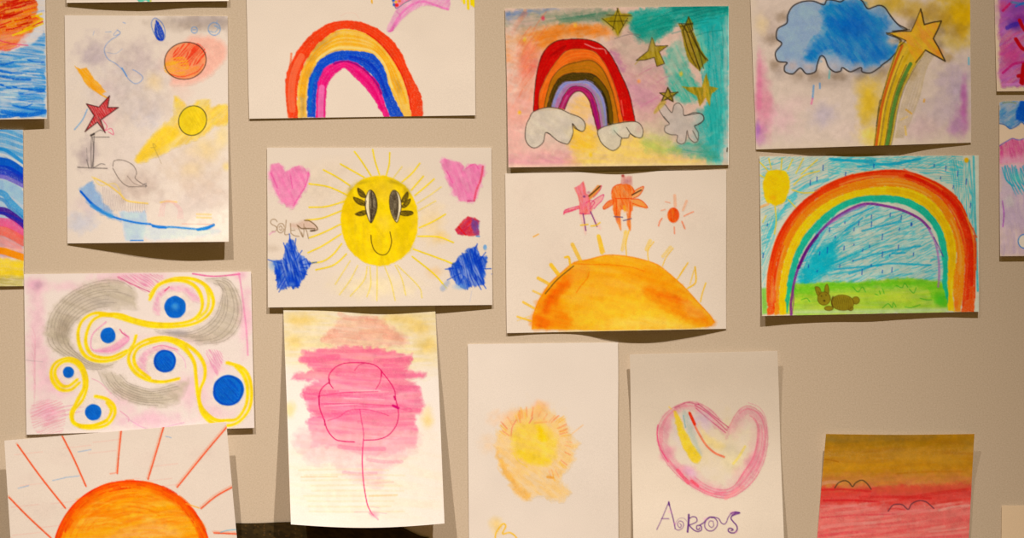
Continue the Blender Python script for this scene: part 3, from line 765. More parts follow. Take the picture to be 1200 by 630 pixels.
    heart([(105,135),(125,122),(150,130),(180,170),(205,150),(235,140),(262,150),(292,168),(285,205),(262,260),(235,305),(212,332),(180,318),(150,300),(130,250),(105,190)], 'pink_heart:1', [[(285,170),(270,230),(215,320)],[(200,180),(210,240)],[(110,170),(140,240)]])
    heart([(905,115),(920,95),(960,118),(1000,125),(1012,150),(1035,130),(1070,128),(1100,135),(1106,165),(1090,220),(1078,270),(1060,302),(1030,306),(990,290),(960,270),(945,225),(925,170)], 'pink_heart:2', [[(930,160),(960,215)],[(1020,150),(1060,128),(1080,150)]])
    c.line([(1100,140),(1090,200),(1070,250),(1060,298)], 2.4, (226,60,80), .6, None, .5); c.line([(1030,300),(1060,300)], 2, (200,60,110), .6)
    c.fill([(970,432),(1000,400),(1030,372),(1060,382),(1082,392),(1078,430),(1084,462),(1040,465),(985,455)], (222,40,45), .95, 1.4, 'red_gem', .2, False, 1.6, tex=(-35,10,1.5), gap=.15, col2=(190,40,80))
    c.fill([(1050,385),(1082,392),(1080,430),(1085,465),(1062,455),(1045,420)], (95,80,170), .75, 2, 'red_gem', .3, False, 1.2, tex=(70,9,1.5), gap=.4)
    c.line([(1070,465),(1083,466)], 1.6, (70,140,210), .8); c.line([(985,420),(1020,460)], 1.5, (235,20,20), .7)
    def star(poly, key):
        c.fill(poly, (10,70,190), .97, 1.6, key, .15, False, 3.6, tex=(70,16,3), gap=.05, col2=(125,150,212), amt=1)
        P = np.asarray(poly, float); m = P.mean(0)
        for q in P: c.line([m+(q-m)*.5, m+(q-m)*(1.0+.22*RNG.random())+RNG.normal(size=2)*6], 1.2, (15,70,190), .8, None, .4)
        c.hatch(poly, 75, 3, 1.2, (5,50,175), .6, None, smooth=False, rough=1.5)
    star([(203,467),(225,500),(240,545),(275,570),(305,592),(283,615),(270,650),(240,700),(205,705),(160,712),(140,700),(135,650),(112,580),(165,578),(178,520)], 'blue_star:1')
    star([(1070,505),(1078,545),(1090,560),(1118,553),(1115,620),(1112,690),(1080,700),(1020,708),(985,690),(955,660),(938,610),(965,595),(1000,550)], 'blue_star:2')
    c.blob(995,700,45,22,(120,165,215),.6); c.blob(120,600,30,40,(120,165,215),.5); c.blob(205,690,25,20,(160,185,220),.5)
    c.fill(ell(1110,517,9,13), (110,165,215), .85, 1, 'blue_dot', .3); c.fill([(900,705),(935,670),(945,685),(915,722)], (160,170,190), .7, 2.5, 'blue_smudge', .2)
    c.line([(1048,720),(1040,770)], .7, (190,190,210), .6); c.line([(1142,642),(1146,642)], 1, (40,80,190), .9)
    c.view(310, 240, 12.6)
    B = (135,100,65)
    c.fill([(385,275),(480,270),(560,230),(640,220),(720,265),(780,340),(760,370),(640,345),(540,350),(400,330)], (212,172,148), .7, 4, 'leaf_scribble', .2)
    for p in [[(185,245),(160,215),(110,215),(88,255),(115,290),(165,315),(185,350),(160,385),(110,390)], ell(240,340,52,70,10,20), [(215,330),(240,310),(262,340),(245,372),(222,360)], [(320,225),(310,330),(300,432),(355,432)],
              [(383,270),(390,420)], [(390,372),(450,370)], [(400,425),(440,452),(510,462)], [(478,290),(520,380),(565,472),(582,380),(580,280)], [(600,330),(630,410),(650,500)], [(545,400),(568,470)]]:
        c.line(p, .8, B, .8, 'pencil_name', .25)
    for p in [[(590,228),(660,235),(735,285),(782,345),(765,370),(695,384)], [(490,305),(550,348),(640,348),(745,352)]]: c.line(p, 1.1, (90,62,30), .9, 'leaf_scribble', .2)
    c.line([(680,384),(740,376)], 1.8, (70,45,20), .85); c.line([(75,435),(110,405),(150,395)], 1.6, (240,160,190), .7)

def art_pink_flower(c):
    c.view(290, 350, K)
    c.fill([(165,20),(890,20),(890,330),(165,300)], (249,220,150), .7, 25, None, .15, True, 4, tex=(2,30,4), gap=.6)
    for (x,y,rx,ry,a) in [(250,100,110,50,.7),(800,130,110,60,.7),(220,200,60,50,.5),(840,220,80,60,.7),(700,90,120,40,.6),(200,520,40,60,.5),(840,560,50,80,.6)]: c.blob(x,y,rx,ry,(250,208,110),a)
    c.fill([(240,660),(880,640),(880,1000),(200,1000)], (252,228,190), .5, 25, None, .1, True, 5, tex=(2,40,5), gap=.7)
    c.fill([(345,195),(400,130),(440,90),(610,92),(650,120),(720,158),(742,215),(620,225),(420,220)], (247,180,155), .8, 6, 'peach_petal_wash', .15, True, 4, tex=(5,25,3), gap=.4)
    for p in [[(380,160),(400,150),(415,155)],[(530,155),(640,150),(700,168)],[(560,100),(620,110),(650,130)],[(430,70),(480,90),(600,90)],[(640,175),(720,190)],[(350,190),(420,170),(520,180)]]: c.line(p, 5.5, (242,150,125), .3, None, .6)
    P = (252,135,155)
    c.fill([(245,285),(262,245),(350,232),(500,222),(640,236),(765,262),(765,295),(735,330),(835,345),(820,368),(740,375),(805,405),(815,450),(832,500),(800,540),(778,555),(795,620),(790,690),(680,720),(560,740),(400,690),(300,690),(290,610),(275,570),(322,545),(285,510),(258,445),(275,400),(325,385),(208,372),(212,345),(300,335)], P, .9, 4, 'pink_wash', .1, False, 4, tex=(2,40,4), gap=.3, col2=(252,120,155))
    c.fill([(222,690),(225,625),(300,600),(500,640),(780,620),(800,690),(740,740),(680,775),(640,830),(600,880),(450,820),(400,770),(310,775)], (253,195,190), .75, 8, 'pale_pink_wash', .1, True, 4, tex=(2,30,4), gap=.35)
    for (x0,y0,x1,y1,w,a) in [(250,285,420,270,7,.5),(330,240,640,238,4,.5),(600,290,760,280,7,.5),(330,330,740,330,5,.4),(270,430,480,440,7,.5),(420,350,730,352,6,.45),(640,400,800,420,7,.4),(260,450,330,450,8,.5),(330,455,700,440,4,.5),
                              (340,490,700,500,3.5,.6),(400,530,760,520,5,.5),(300,545,520,525,5,.5),(520,575,740,590,4,.4),(430,690,640,700,5,.4),(560,750,720,760,4,.35),(450,810,600,815,4,.3),(700,500,800,520,5,.5),(640,310,760,300,4,.5)]:
        c.line([(x0,y0),((x0+x1)/2,(y0+y1)/2+6),(x1,y1)], w, (250,95,140), a*.75, None, .6)
    for (x0,y0,x1,y1) in [(430,430,620,428),(450,462,640,470),(360,500,520,490),(560,640,700,650)]: c.line([(x0,y0),(x1,y1)], 1.0, (254,200,200), .7)
    for k in range(9): c.line([(230+RNG.random()*80,800+k*24),(480,795+k*25),(640+RNG.random()*120,800+k*24)], 2.2, (247,212,160), .35, None, .6)
    c.line([(250,832),(420,830)], 1.2, (240,190,130), .6); c.line([(560,860),(680,855)], 2.4, (248,190,170), .5); c.line([(570,920),(700,915)], 2, (244,195,130), .5)
    R = (222,20,95)
    k = 'flower_outline'
    L = lambda p, w=1.0, a=.85: c.line(p, w, R, a, k, .35)
    L([(400,418),(383,390),(382,355),(410,320),(450,302),(500,298),(560,300),(605,315),(640,355),(670,395),(688,430),(692,465),(700,500),(706,540),(695,590),(660,635),(610,656),(545,660)], 1.1)
    L([(383,388),(350,415),(335,450),(338,510),(360,570),(375,615),(410,655),(450,665),(500,668)], 1.2)
    L([(500,335),(520,310),(550,300)],.8,.6); L([(625,340),(620,385),(600,422)],.9,.7); L([(330,455),(430,440),(610,432)],.8,.5); L([(345,490),(520,490),(690,500)],.7,.4)
    L([(375,568),(430,550),(470,522),(530,515),(600,525),(660,545)],.8,.5); L([(625,335),(627,360)],1.4,.9); L([(382,375),(382,395)],1.5,.9)
    c.line([(335,455),(335,495)], 1.5, (200,0,90), .85); c.line([(360,565),(362,590)], 1.4, (200,0,90), .7); c.line([(680,498),(705,510)], 3.0, (210,10,110), .9); c.line([(685,455),(690,470)], 2, (205,0,95), .8)
    L([(525,515),(533,570),(542,620),(542,660)],.9,.6)
    c.line([(542,655),(537,720),(537,790),(543,860),(552,920),(562,965),(580,1000),(590,1010)], 1.2, (235,45,110), .9, 'flower_stem', .25)
    c.blob(590,1005,35,28,(250,160,175),.7); c.line([(570,1000),(600,1020),(610,1030)], 2, (248,150,170), .6); c.line([(500,995),(570,995),(650,1002)], .8, (248,170,180), .6); c.line([(575,970),(615,975)], 1, (248,180,185), .6)

def art_rainbow_stars(c):
    c.view(580, 0, K)
    c.fill([(40,30),(1100,20),(1100,780),(50,790)], (222,180,160), .75, 2, None, .1, False)
    F = lambda p, col, a=.8, soft=14, tex=(20,18,3), gap=.4: c.fill(p, col, a, soft, None, .25, True, 5, tex=tex, gap=gap)
    F([(60,150),(300,110),(520,120),(560,170),(360,180),(220,240),(150,330),(60,300)], (238,150,70), .85, 10, (-15,22,3)); F([(190,170),(300,125),(470,128),(540,160),(430,165),(320,160),(230,220)], (230,125,35), .8, 8, (-12,20,2))
    F([(70,250),(200,200),(190,420),(150,560),(60,560)], (240,150,120), .8, 12, (-60,20,3))
    F([(70,450),(180,480),(140,660),(350,700),(400,780),(60,780)], (236,175,160), .9)
    F([(140,320),(200,290),(190,340),(140,350)], (238,110,100), .6, 8)
    F([(55,60),(250,45),(520,40),(560,75),(500,110),(330,100),(200,130),(60,150)], (140,145,115), .8, 7, (-8,25,2.5), .5)
    F([(320,70),(560,55),(540,85),(400,100),(300,105)], (50,115,85), .75, 6, (-8,20,2), .5)
    F([(55,60),(200,45),(300,40),(120,80),(60,105)], (95,125,175), .8, 5, (-15,14,2), .5)
    F([(60,105),(130,80),(220,100),(150,150),(60,180)], (205,165,150), .7)
    F([(560,200),(700,250),(820,340),(820,470),(700,520),(640,480),(600,380),(540,260)], (208,150,150), .8, 14, (35,16,3))
    F([(560,190),(700,170),(820,300),(760,360),(640,300)], (205,165,155), .7)
    F([(540,230),(580,260),(600,330),(560,290)], (170,85,140), .5, 5)
    F([(600,110),(720,140),(690,250),(560,230),(540,160)], (200,165,145), .7)
    F([(640,480),(760,500),(780,620),(690,600)], (215,160,155), .7)
    T = (20,165,150)
    F([(640,60),(800,30),(1090,25),(1080,130),(960,150),(860,110),(760,190),(650,150)], T, .95, 6, (-20,22,2.5), .25)
    F([(800,25),(1080,25),(1075,60),(900,70)], (0,120,110), .7, 5, (-8,20,2), .3)
    F([(620,90),(760,60),(860,110),(700,200),(640,140)], (0,140,120), .7, 6, (-15,18,2), .35)
    F([(940,130),(1090,100),(1095,420),(1060,760),(1000,780),(985,420)], (40,180,175), .95, 6, (80,30,2.5), .25)
    F([(790,280),(860,200),(900,300),(960,440),(880,480),(830,430)], (50,175,150), .9, 8, (60,20,2.5), .4)
    F([(940,540),(1060,480),(1080,620),(1000,720),(940,660)], (50,175,165), .9, 8, (60,20,2.5), .3)
    F([(780,700),(900,660),(1000,690),(1060,740),(960,740),(860,720)], (70,165,140), .9, 7, (5,20,2), .4)
    F([(1060,150),(1095,140),(1097,740),(1050,760),(1075,450)], (190,205,190), .75, 6, (85,30,2), .4)
    F([(820,230),(870,170),(890,240),(860,320),(800,380)], (190,190,165), .7, 7, (70,20,2.5), .3)
    F([(920,140),(960,150),(1000,270),(960,330),(930,210)], (150,200,160), .7, 5)
    Y = (248,210,100)
    F([(370,720),(400,640),(560,640),(720,620),(800,700),(1000,760),(940,785),(380,785)], Y, .85, 14, (5,30,4), .3)
    F([(340,600),(460,590),(470,690),(360,700)], (250,195,60), .85, 8)
    F([(345,500),(440,440),(455,540),(380,560)], (246,195,110), .9, 8)
    F([(690,640),(800,620),(860,700),(780,720),(700,700)], (185,195,100), .85, 8)
    F([(60,740),(300,720),(380,785),(60,785)], (225,150,160), .7)
    c.fill([(60,770),(1090,758),(1095,775),(60,790)], (240,215,175), .5, 4, None, .2, False)
    for (x,y,col) in [(140,185,(230,190,60)),(115,525,(250,190,40)),(375,118,(245,190,60)),(448,722,(252,205,40)),(672,380,(248,160,70)),(225,85,(220,60,90)),(870,345,(245,200,60))]: c.blob(x,y,14,18,col,.9)
    for k in range(14):
        x=70+RNG.random()*120; y=120+RNG.random()*340; c.line([(x,y),(x+25,y-50),(x+70,y-110)], 1.3, (232,110,70), .35, None, .6)
    for k in range(26):
        x=960+RNG.random()*110; y=100+RNG.random()*560; c.line([(x,y),(x+6,y+60),(x+4,y+120)], 1.4, [(0,150,145),(90,205,190)][k%2], .45, None, .6)
    for k in range(20):
        x=650+RNG.random()*300; y=40+RNG.random()*130; c.line([(x,y),(x+60,y-16),(x+120,y-24)], 1.4, [(0,120,110),(60,190,170)][k%2], .4, None, .6)
    for k in range(12):
        x=600+RNG.random()*180; y=330+RNG.random()*200; c.line([(x,y),(x+30,y-20),(x+60,y-30)], .9, (200,90,140), .4, None, .6)
    c.line([(560,180),(640,160),(690,190)], 1, (90,80,80), .5); c.line([(620,150),(680,165)], 1, (90,90,80), .5)
    F([(560,190),(700,215),(780,300),(700,330),(620,290)], (205,178,155), .75, 12); F([(600,380),(720,400),(760,480),(660,500)], (205,140,160), .6, 12); F([(700,560),(800,560),(800,640),(700,650)], (205,185,150), .8, 12)
    F([(60,120),(110,120),(110,420),(60,450)], (232,200,180), .7, 10); F([(120,250),(190,230),(170,330),(120,360)], (240,130,110), .5, 10)
    for k in range(70):
        x=65+RNG.random()*950; y=60+RNG.random()*680; c.blob(x,y,20+30*RNG.random(),8+10*RNG.random(),[(250,225,190),(190,150,120),(225,190,160)][k%3],.22,-60+60*RNG.random(),1)
    # rainbow
    B0 = [(180,520),(185,430),(200,320),(230,240),(280,195),(350,183),(430,185),(490,205),(540,255),(590,350),(628,440),(656,567)]
    B1 = [(204,518),(206,440),(232,375),(270,310),(330,240),(400,228),(470,245),(520,310),(555,390),(578,470),(600,567)]
    B2 = [(228,510),(245,430),(270,360),(320,310),(385,290),(450,282),(500,320),(535,390),(560,470),(580,577)]
    B3 = [(242,505),(262,430),(300,365),(350,342),(440,342),(490,372),(528,430),(545,500),(552,580)]
    B4 = [(262,500),(285,430),(320,385),(370,378),(430,376),(470,400),(505,450),(520,510),(526,590)]
    B5 = [(296,505),(320,450),(350,410),(390,403),(430,415),(460,450),(480,510),(495,600)]
    B6 = [(325,512),(350,455),(380,428),(410,432),(440,470),(455,520),(478,608)]
    c.fill(np.vstack([mix_path(B0,B6,0), mix_path(B0,B6,1)[::-1]]), (200,120,60), .9, 1, 'rainbow', .1, False)
    c.band(B0,B1,0,1,(205,12,15),'rainbow',(180,5,15),.0,8)
    c.line([(420,205),(470,225),(510,230),(520,250)], 1.4, (240,180,170), .7, None, .5); c.line([(590,470),(600,540)], 1.6, (240,120,100), .7, None, .5); c.line([(260,260),(330,215)], 3, (150,5,15), .5)
    c.band(B1,B2,0,1,(240,110,35),'rainbow',(245,140,60),.1,7)
    c.line(mix_path(B1,B2,.9)[22:56], 3, (205,110,30), .7, None, .4)
    c.band(B2,B3,0,1,(190,115,25),'rainbow',(160,110,20),.1,6)
    c.band(B3,B4,0,1,(70,55,10),'rainbow',(50,38,8),.05,6)
    c.line(mix_path(B3,B4,.3)[34:58], 5, (110,80,10), .8, None, .4); c.line(mix_path(B3,B4,.8)[40:58], 2.5, (40,32,10), .9, None, .3)
    c.band(B4,B5,0,.5,(130,140,205),'rainbow',(170,160,200),.2,3); c.band(B4,B5,.5,1,(170,110,170),'rainbow',(150,160,190),.2,3)
    c.line(mix_path(B4,B5,.5)[38:58], 3.5, (150,140,140), .8, None, .4)
    c.band(B5,B6,0,1,(165,25,95),'rainbow',(190,60,130),.1,4)
    c.line(mix_path(B5,B6,.5)[36:57], 2.4, (150,20,110), .8, None, .4); c.line(mix_path(B5,B6,.5)[1:12], 2.0, (200,110,150), .6, None, .4)
    for B, a in ((B0,.8),(B1,.4),(B2,.55),(B3,.5),(B4,.6),(B5,.55),(B6,.7)): c.line(crom(B), .9, (45,25,20), a, None, .25, False)
    # clouds
    cl = [(180,522),(240,502),(300,508),(350,530),(400,550),(422,580),(415,610),(390,608),(362,577),(365,620),(345,668),(325,670),(290,655),(240,618),(225,665),(190,690),(160,680),(142,645),(145,590),(160,555)]
    CG = (212,196,170)
    def cloud(p, key, col=CG, oc=INK, a=.95):
        c.fill(p, col, a, 1.6, key, .1, True, 0, tex=(30,18,5), gap=.1, col2=(200,185,168), amt=.6)
        c.line(p, .9, oc, .8, key, .3, closed=True)
    cloud(cl, 'cloud:1'); c.line([(240,618),(260,628)], 1, INK, .8); c.line([(362,578),(375,600),(395,608)], 1, INK, .8)
    cr = [(484,606),(515,590),(550,580),(600,572),(655,568),(680,580),(692,610),(688,640),(665,640),(640,625),(618,592),(632,620),(620,642),(595,645),(565,625),(560,600),(585,640),(585,675),(562,700),(540,700),(505,675),(487,645)]
    cr2 = [(484,606),(550,580),(655,568),(690,600),(686,640),(660,640),(632,625),(622,643),(592,648),(585,678),(562,700),(540,700),(505,675),(487,645)]
    c.fill(cr2, CG, .95, 1.6, 'cloud:2', .1, True); c.line(cr2, .9, INK, .8, 'cloud:2', .3, closed=True)
    c.line([(556,608),(575,630),(595,645)], .9, INK, .75); c.line([(615,595),(635,625),(655,640)], .9, INK, .75); c.blob(560,600,30,40,(205,220,190),.5); c.blob(670,605,25,35,(205,165,150),.5)
    c3 = [(763,500),(790,485),(815,515),(828,525),(838,490),(860,482),(878,505),(885,540),(930,525),(968,535),(975,560),(955,580),(932,588),(950,620),(948,655),(930,664),(905,640),(898,610),(890,660),(870,672),(850,660),(852,632),(820,628),(795,615),(795,590),(815,578),(790,550)]
    c.blob(870,570,110,100,(190,172,158),.8); cloud(c3, 'cloud:3', (198,183,170), (70,62,52), .75)
    c.line([(790,545),(812,572)], .8, INK, .6); c.line([(885,540),(960,530),(975,560),(935,588)], 1.0, (35,30,25), .8); c.line([(925,612),(945,650)], 1.2, INK, .5)
    # stars
    OL = (172,148,25); OD = (55,42,12)
    c.blob(575,90,90,50,(130,115,50),.6)
    def star(p, key, col=OL, oc=OD, a=.92, oa=.85):
        c.fill(p, col, a, 1.2, key, .2, False, .8, tex=(80,10,1.5), gap=.15, col2=(145,120,15)); 
        if oc: c.line(p, 1.0, oc, oa, key, .35, False, True)
    c.fill([(500,85),(640,75),(600,130),(575,170),(540,130)], (165,150,45), .7, 4, None, .3)
    star([(575,38),(588,62),(640,66),(605,95),(600,125),(575,165),(556,135),(505,90),(552,75)], 'star:1', oc=None)
    for p in ([(500,85),(560,135)],[(520,70),(640,75)],[(575,38),(550,140)],[(570,38),(600,120)],[(530,100),(620,98)],[(620,85),(580,155)]): c.line(p, .9, OD, .8)
    star([(733,175),(750,215),(808,213),(768,242),(792,297),(757,310),(745,268),(700,280),(660,282),(715,238)], 'star:2'); c.line([(740,185),(758,300)], 2, (120,100,10), .5)
    c.blob(730,200,70,60,(190,165,130),.3); c.line([(670,285),(655,300)], 1.4, (180,150,70), .6)
    s3 = [(905,75),(925,108),(925,140),(945,190),(965,235),(997,282),(975,300),(958,332),(930,310),(905,285),(885,220),(870,140),(855,112),(890,115)]
    star(s3, 'star:3', (150,125,20), None)
    for p in ([(905,78),(880,140)],[(860,110),(925,112)],[(865,125),(925,108)],[(885,120),(915,200),(958,330)],[(895,115),(940,210),(985,280)],[(905,115),(950,230),(975,320)],[(878,140),(905,240),(940,310)],[(870,110),(900,150),(925,140)],[(905,80),(925,140)],[(900,160),(935,260),(960,325)],[(915,140),(960,240),(995,282)]): c.line(p, 1.1, OD, .75, None, .3)
    star([(808,408),(822,433),(856,430),(830,452),(833,475),(808,462),(778,474),(789,447),(770,434),(798,432)], 'star:4', (175,155,45)); c.line([(808,410),(780,472)], .9, OD, .9); c.line([(808,410),(832,474)], .9, OD, .9); c.line([(770,434),(832,474)], .9, OD, .8); c.line([(856,430),(780,472)], .9, OD, .8)
    c.fill([(780,470),(800,480),(750,530),(745,515)], (195,165,70), .8, 2, None, .3)
    star([(988,338),(1003,402),(1045,413),(1012,440),(1002,497),(985,455),(958,497),(942,447),(910,432),(873,405),(965,408)], 'star:5', (205,160,30), None)
    c.line([(1086,690),(1084,708)], 1.2, (60,45,25), .9)

def art_birds_sun(c):
    c.view(580, 190, K); O = 279
    for (x,y,r) in [(300,450,160),(900,250,150),(150,150,130)]: c.blob(x,y,r,r,(224,198,176),.3)
    body = [(172,500+O),(176,440+O),(200,372+O),(250,292+O),(310,235+O),(368,188+O),(440,172+O),(520,154+O),(600,157+O),(680,172+O),(760,198+O),(820,245+O),(890,310+O),(950,375+O),(1000,430+O),(1028,470+O),(1012,487+O),(930,497+O),(500,506+O)]
    c.fill([(x,y) for x,y in body], (250,168,28), .97, 1.4, 'sun', .08, False, .6, tex=(12,40,6), gap=.06, col2=(250,178,45))
    def F(p, col, a, soft=7, tex=(15,25,3)): c.fill([(x,y+O) for x,y in p], col, a, soft, None, .2, True, 4, tex=tex, gap=.35)
    F([(360,440),(600,330),(760,370),(940,470),(900,495),(360,500)], (252,200,60), .75, 16)
    F([(520,470),(700,440),(900,480),(880,500),(500,500)], (252,215,110), .6, 10)
    F([(350,360),(420,290),(640,280),(700,340),(520,330),(380,380)], (250,185,70), .7, 12)
    F([(180,490),(190,400),(260,300),(360,215),(350,290),(300,360),(350,440),(350,500)], (247,130,15), .8, 8)
    F([(230,380),(300,290),(360,270),(300,350),(240,430)], (242,95,20), .7, 7, (-55,16,3))
    F([(185,440),(240,450),(260,480),(200,490)], (240,95,25), .6, 5)
    F([(700,300),(800,320),(920,390),(1020,465),(990,485),(850,440),(720,350)], (247,130,15), .75, 8, (30,20,3))
    F([(760,330),(860,350),(920,380),(830,370)], (242,100,15), .6, 6)
    F([(600,230),(740,220),(830,270),(900,340),(780,310),(640,260)], (248,150,15), .75, 8)
    F([(870,370),(950,400),(980,450),(900,430)], (248,175,90), .6, 6)
    F([(350,220),(420,200),(430,240),(380,280),(340,270)], (248,160,60), .7, 6)
    c.line([(x,y+O) for x,y in [(370,195),(450,198),(540,200),(640,212),(700,230)]], 1.4, (243,125,20), .6, None, .4)
    c.line([(x,y+O) for x,y in [(176,500),(182,430),(205,370),(250,295),(310,237),(370,190),(440,175),(520,155),(600,158),(680,173),(760,200),(820,246),(890,310),(950,376),(1000,430),(1026,468)]], 1.4, (245,140,25), .75, None, .4)
    c.line([(x,y+O) for x,y in [(235,335),(290,270),(368,205)]], 1.3, (75,60,25), .85, None, .3); c.line([(x,y+O) for x,y in [(440,235),(430,265),(400,300),(380,330)]], 1.3, (243,120,20), .6)
    rays = [([(362,105),(398,178)],4.5,.7),([(484,66),(500,142)],4.5,.8),([(512,140),(492,68)],1.2,.9),([(612,45),(595,130)],4,.4),([(627,38),(612,100),(615,155)],1.4,.8),([(725,88),(708,128)],4.5,.4),([(742,92),(715,135),(718,185)],1.2,.8),
            ([(820,118),(785,160)],4,.35),([(833,122),(800,165),(783,205)],1.1,.8),([(902,190),(870,240),(848,272)],1.5,.85),([(885,210),(862,250)],1.0,.6),([(935,210),(938,280),(900,310)],1.8,.9),([(930,225),(912,290)],1.4,.6),([(985,285),(970,330),(960,372)],1.6,.8),
            ([(328,165),(345,165),(352,200)],2.6,.95),([(262,200),(295,243)],4.6,.85),([(202,262),(250,288)],3.8,.75),([(178,322),(215,338)],2.4,.6),([(132,374),(182,402)],2.8,.7),([(105,442),(168,462)],2.2,.8),([(105,460),(160,440)],1.2,.4)]
    for i, (p,w,a) in enumerate(rays): c.line([(x,y+O) for x,y in p], w, (250,190,40), a, 'sun/sun_ray:%d' % i, .35)
    c.line([(180,348),(203,336)], 1.6, (245,170,60), .8)
    c.view(650, 195, 7.06)
    PK = (243,100,95)
    c.fill([(205,385),(235,380),(262,530),(250,560),(225,460)], (248,190,175), .7, 2, 'pink_bird', .2); c.fill([(290,370),(320,400),(385,510),(345,500)], (248,190,175), .6, 2, 'pink_bird', .2)
    c.fill([(163,170),(205,158),(240,120),(258,180),(262,225),(285,235),(300,300),(320,340),(295,390),(245,400),(208,390),(205,345),(140,372),(70,400),(90,355),(150,345),(200,325),(205,290),(185,230)], PK, .9, 1.2, 'pink_bird', .25, False, .8, tex=(80,9,1.4), gap=.3, col2=(240,100,130))
    c.fill([(275,240),(310,205),(355,155),(388,158),(372,195),(330,245),(290,275)], (232,140,60), .9, 1, 'pink_bird', .2, False, .5)
    c.fill([(290,330),(310,290),(350,260),(405,230),(390,280),(350,320),(320,350)], (246,150,150), .7, 1, 'pink_bird', .3, False)
    for p in ([(290,330),(310,290),(350,260),(405,232),(390,280),(350,320),(325,350)],[(75,395),(90,358),(200,325)],[(80,380),(140,365),(210,345)],[(375,165),(388,160),(370,200),(320,255)],[(260,300),(300,280),(330,300),(290,350)],[(205,390),(295,392)]): c.line(p, .9, (225,40,110), .75, None, .3)
    for p in ([(235,392),(245,450),(258,528)],[(298,375),(322,430),(350,495)]): c.line(p, 1.4, (110,40,110), .85, 'pink_bird', .2)
    c.line([(283,245),(330,205),(375,163)], 1.5, (60,45,25), .95, 'pink_bird', .15); c.blob(245,248,18,14,(110,50,110),.95); c.blob(280,215,22,16,(190,110,130),.7)
    for p in ([(215,486),(275,478)],[(300,492),(345,485),(375,463)]): c.line(p, 1.5, (250,200,40), .95, 'pink_bird', .2)
    OR = (243,105,30)
    c.fill([(552,150),(552,72),(580,80),(640,78),(642,160),(600,175)], (215,130,120), .8, 2, 'orange_bird', .3, False, .8, tex=(88,8,1.2), gap=.4)
    c.fill([(470,225),(480,180),(510,155),(550,145),(600,145),(640,165),(660,200),(640,270),(650,325),(640,370),(630,385),(628,525),(600,480),(592,372),(545,372),(550,528),(512,450),(485,370),(480,300)], OR, .95, 1.2, 'orange_bird', .2, True, .8, tex=(75,9,1.4), gap=.2, col2=(247,140,60))
    c.fill([(400,335),(440,290),(485,275),(480,310),(430,345),(405,352)], OR, .8, 1, 'orange_bird', .25, False, .5, tex=(-35,6,1), gap=.3)
    c.fill([(640,235),(670,195),(735,165),(720,210),(690,245),(650,262)], (246,165,90), .85, 1, 'orange_bird', .25, False)
    c.fill([(640,270),(690,270),(730,290),(765,330),(762,348),(700,335),(645,325)], (246,150,60), .85, 1, 'orange_bird', .25, False)
    for p in ([(400,335),(440,290),(485,275),(480,310),(430,345),(405,352),(400,335)],[(640,235),(670,195),(735,165),(720,210),(690,245),(650,262)],[(640,270),(690,270),(730,290),(765,330),(762,340),(700,325),(645,305)],[(470,225),(480,180),(510,155),(550,145)],[(500,265),(640,265)],[(510,275),(512,400)],[(625,290),(622,420)],[(640,170),(662,210)]): c.line(p, 1.1, (236,75,15), .8, None, .3)
    c.line([(640,235),(715,195)], 1.5, (70,40,20), .95, 'orange_bird', .1); c.blob(565,75,22,22,(150,20,20),.95); c.blob(600,120,45,40,(180,110,120),.5); c.blob(575,205,20,18,(200,130,90),.6)
    c.line([(575,330),(580,370)], 3, (250,175,40), .7); c.line([(600,380),(560,372)], 2, (245,200,180), .6); c.blob(515,430,18,30,(180,90,90),.6)
    c.line([(492,414),(562,420)], 1.2, (70,60,110), .85); c.line([(568,448),(635,430)], 1.2, (70,60,110), .85)
    c.blob(585,545,25,25,(250,205,90),.6)
    c.fill(ell(982,402,49,63), (243,105,15), .96, 1.2, 'small_sun', .15, tex=(85,8,1.4), gap=.1, col2=(238,75,20)); c.blob(925,415,25,25,(248,190,150),.5)
    for i,(p,w,a) in enumerate([([(993,240),(998,325)],3.5,.55),([(1092,285),(1062,360)],3.0,.5),([(1147,374),(1110,390),(1070,410)],1.4,.75),([(1053,455),(1077,512)],1.8,.75),([(990,500),(992,555)],1.4,.8),([(888,430),(870,455),(860,490)],1.8,.75),([(915,355),(880,365)],1.2,.55),([(955,300),(915,290)],1.3,.45)]):
        c.line(p, w, (243,125,85) if i > 1 else (247,165,120), a, 'small_sun/sun_ray:s%d' % i, .3)

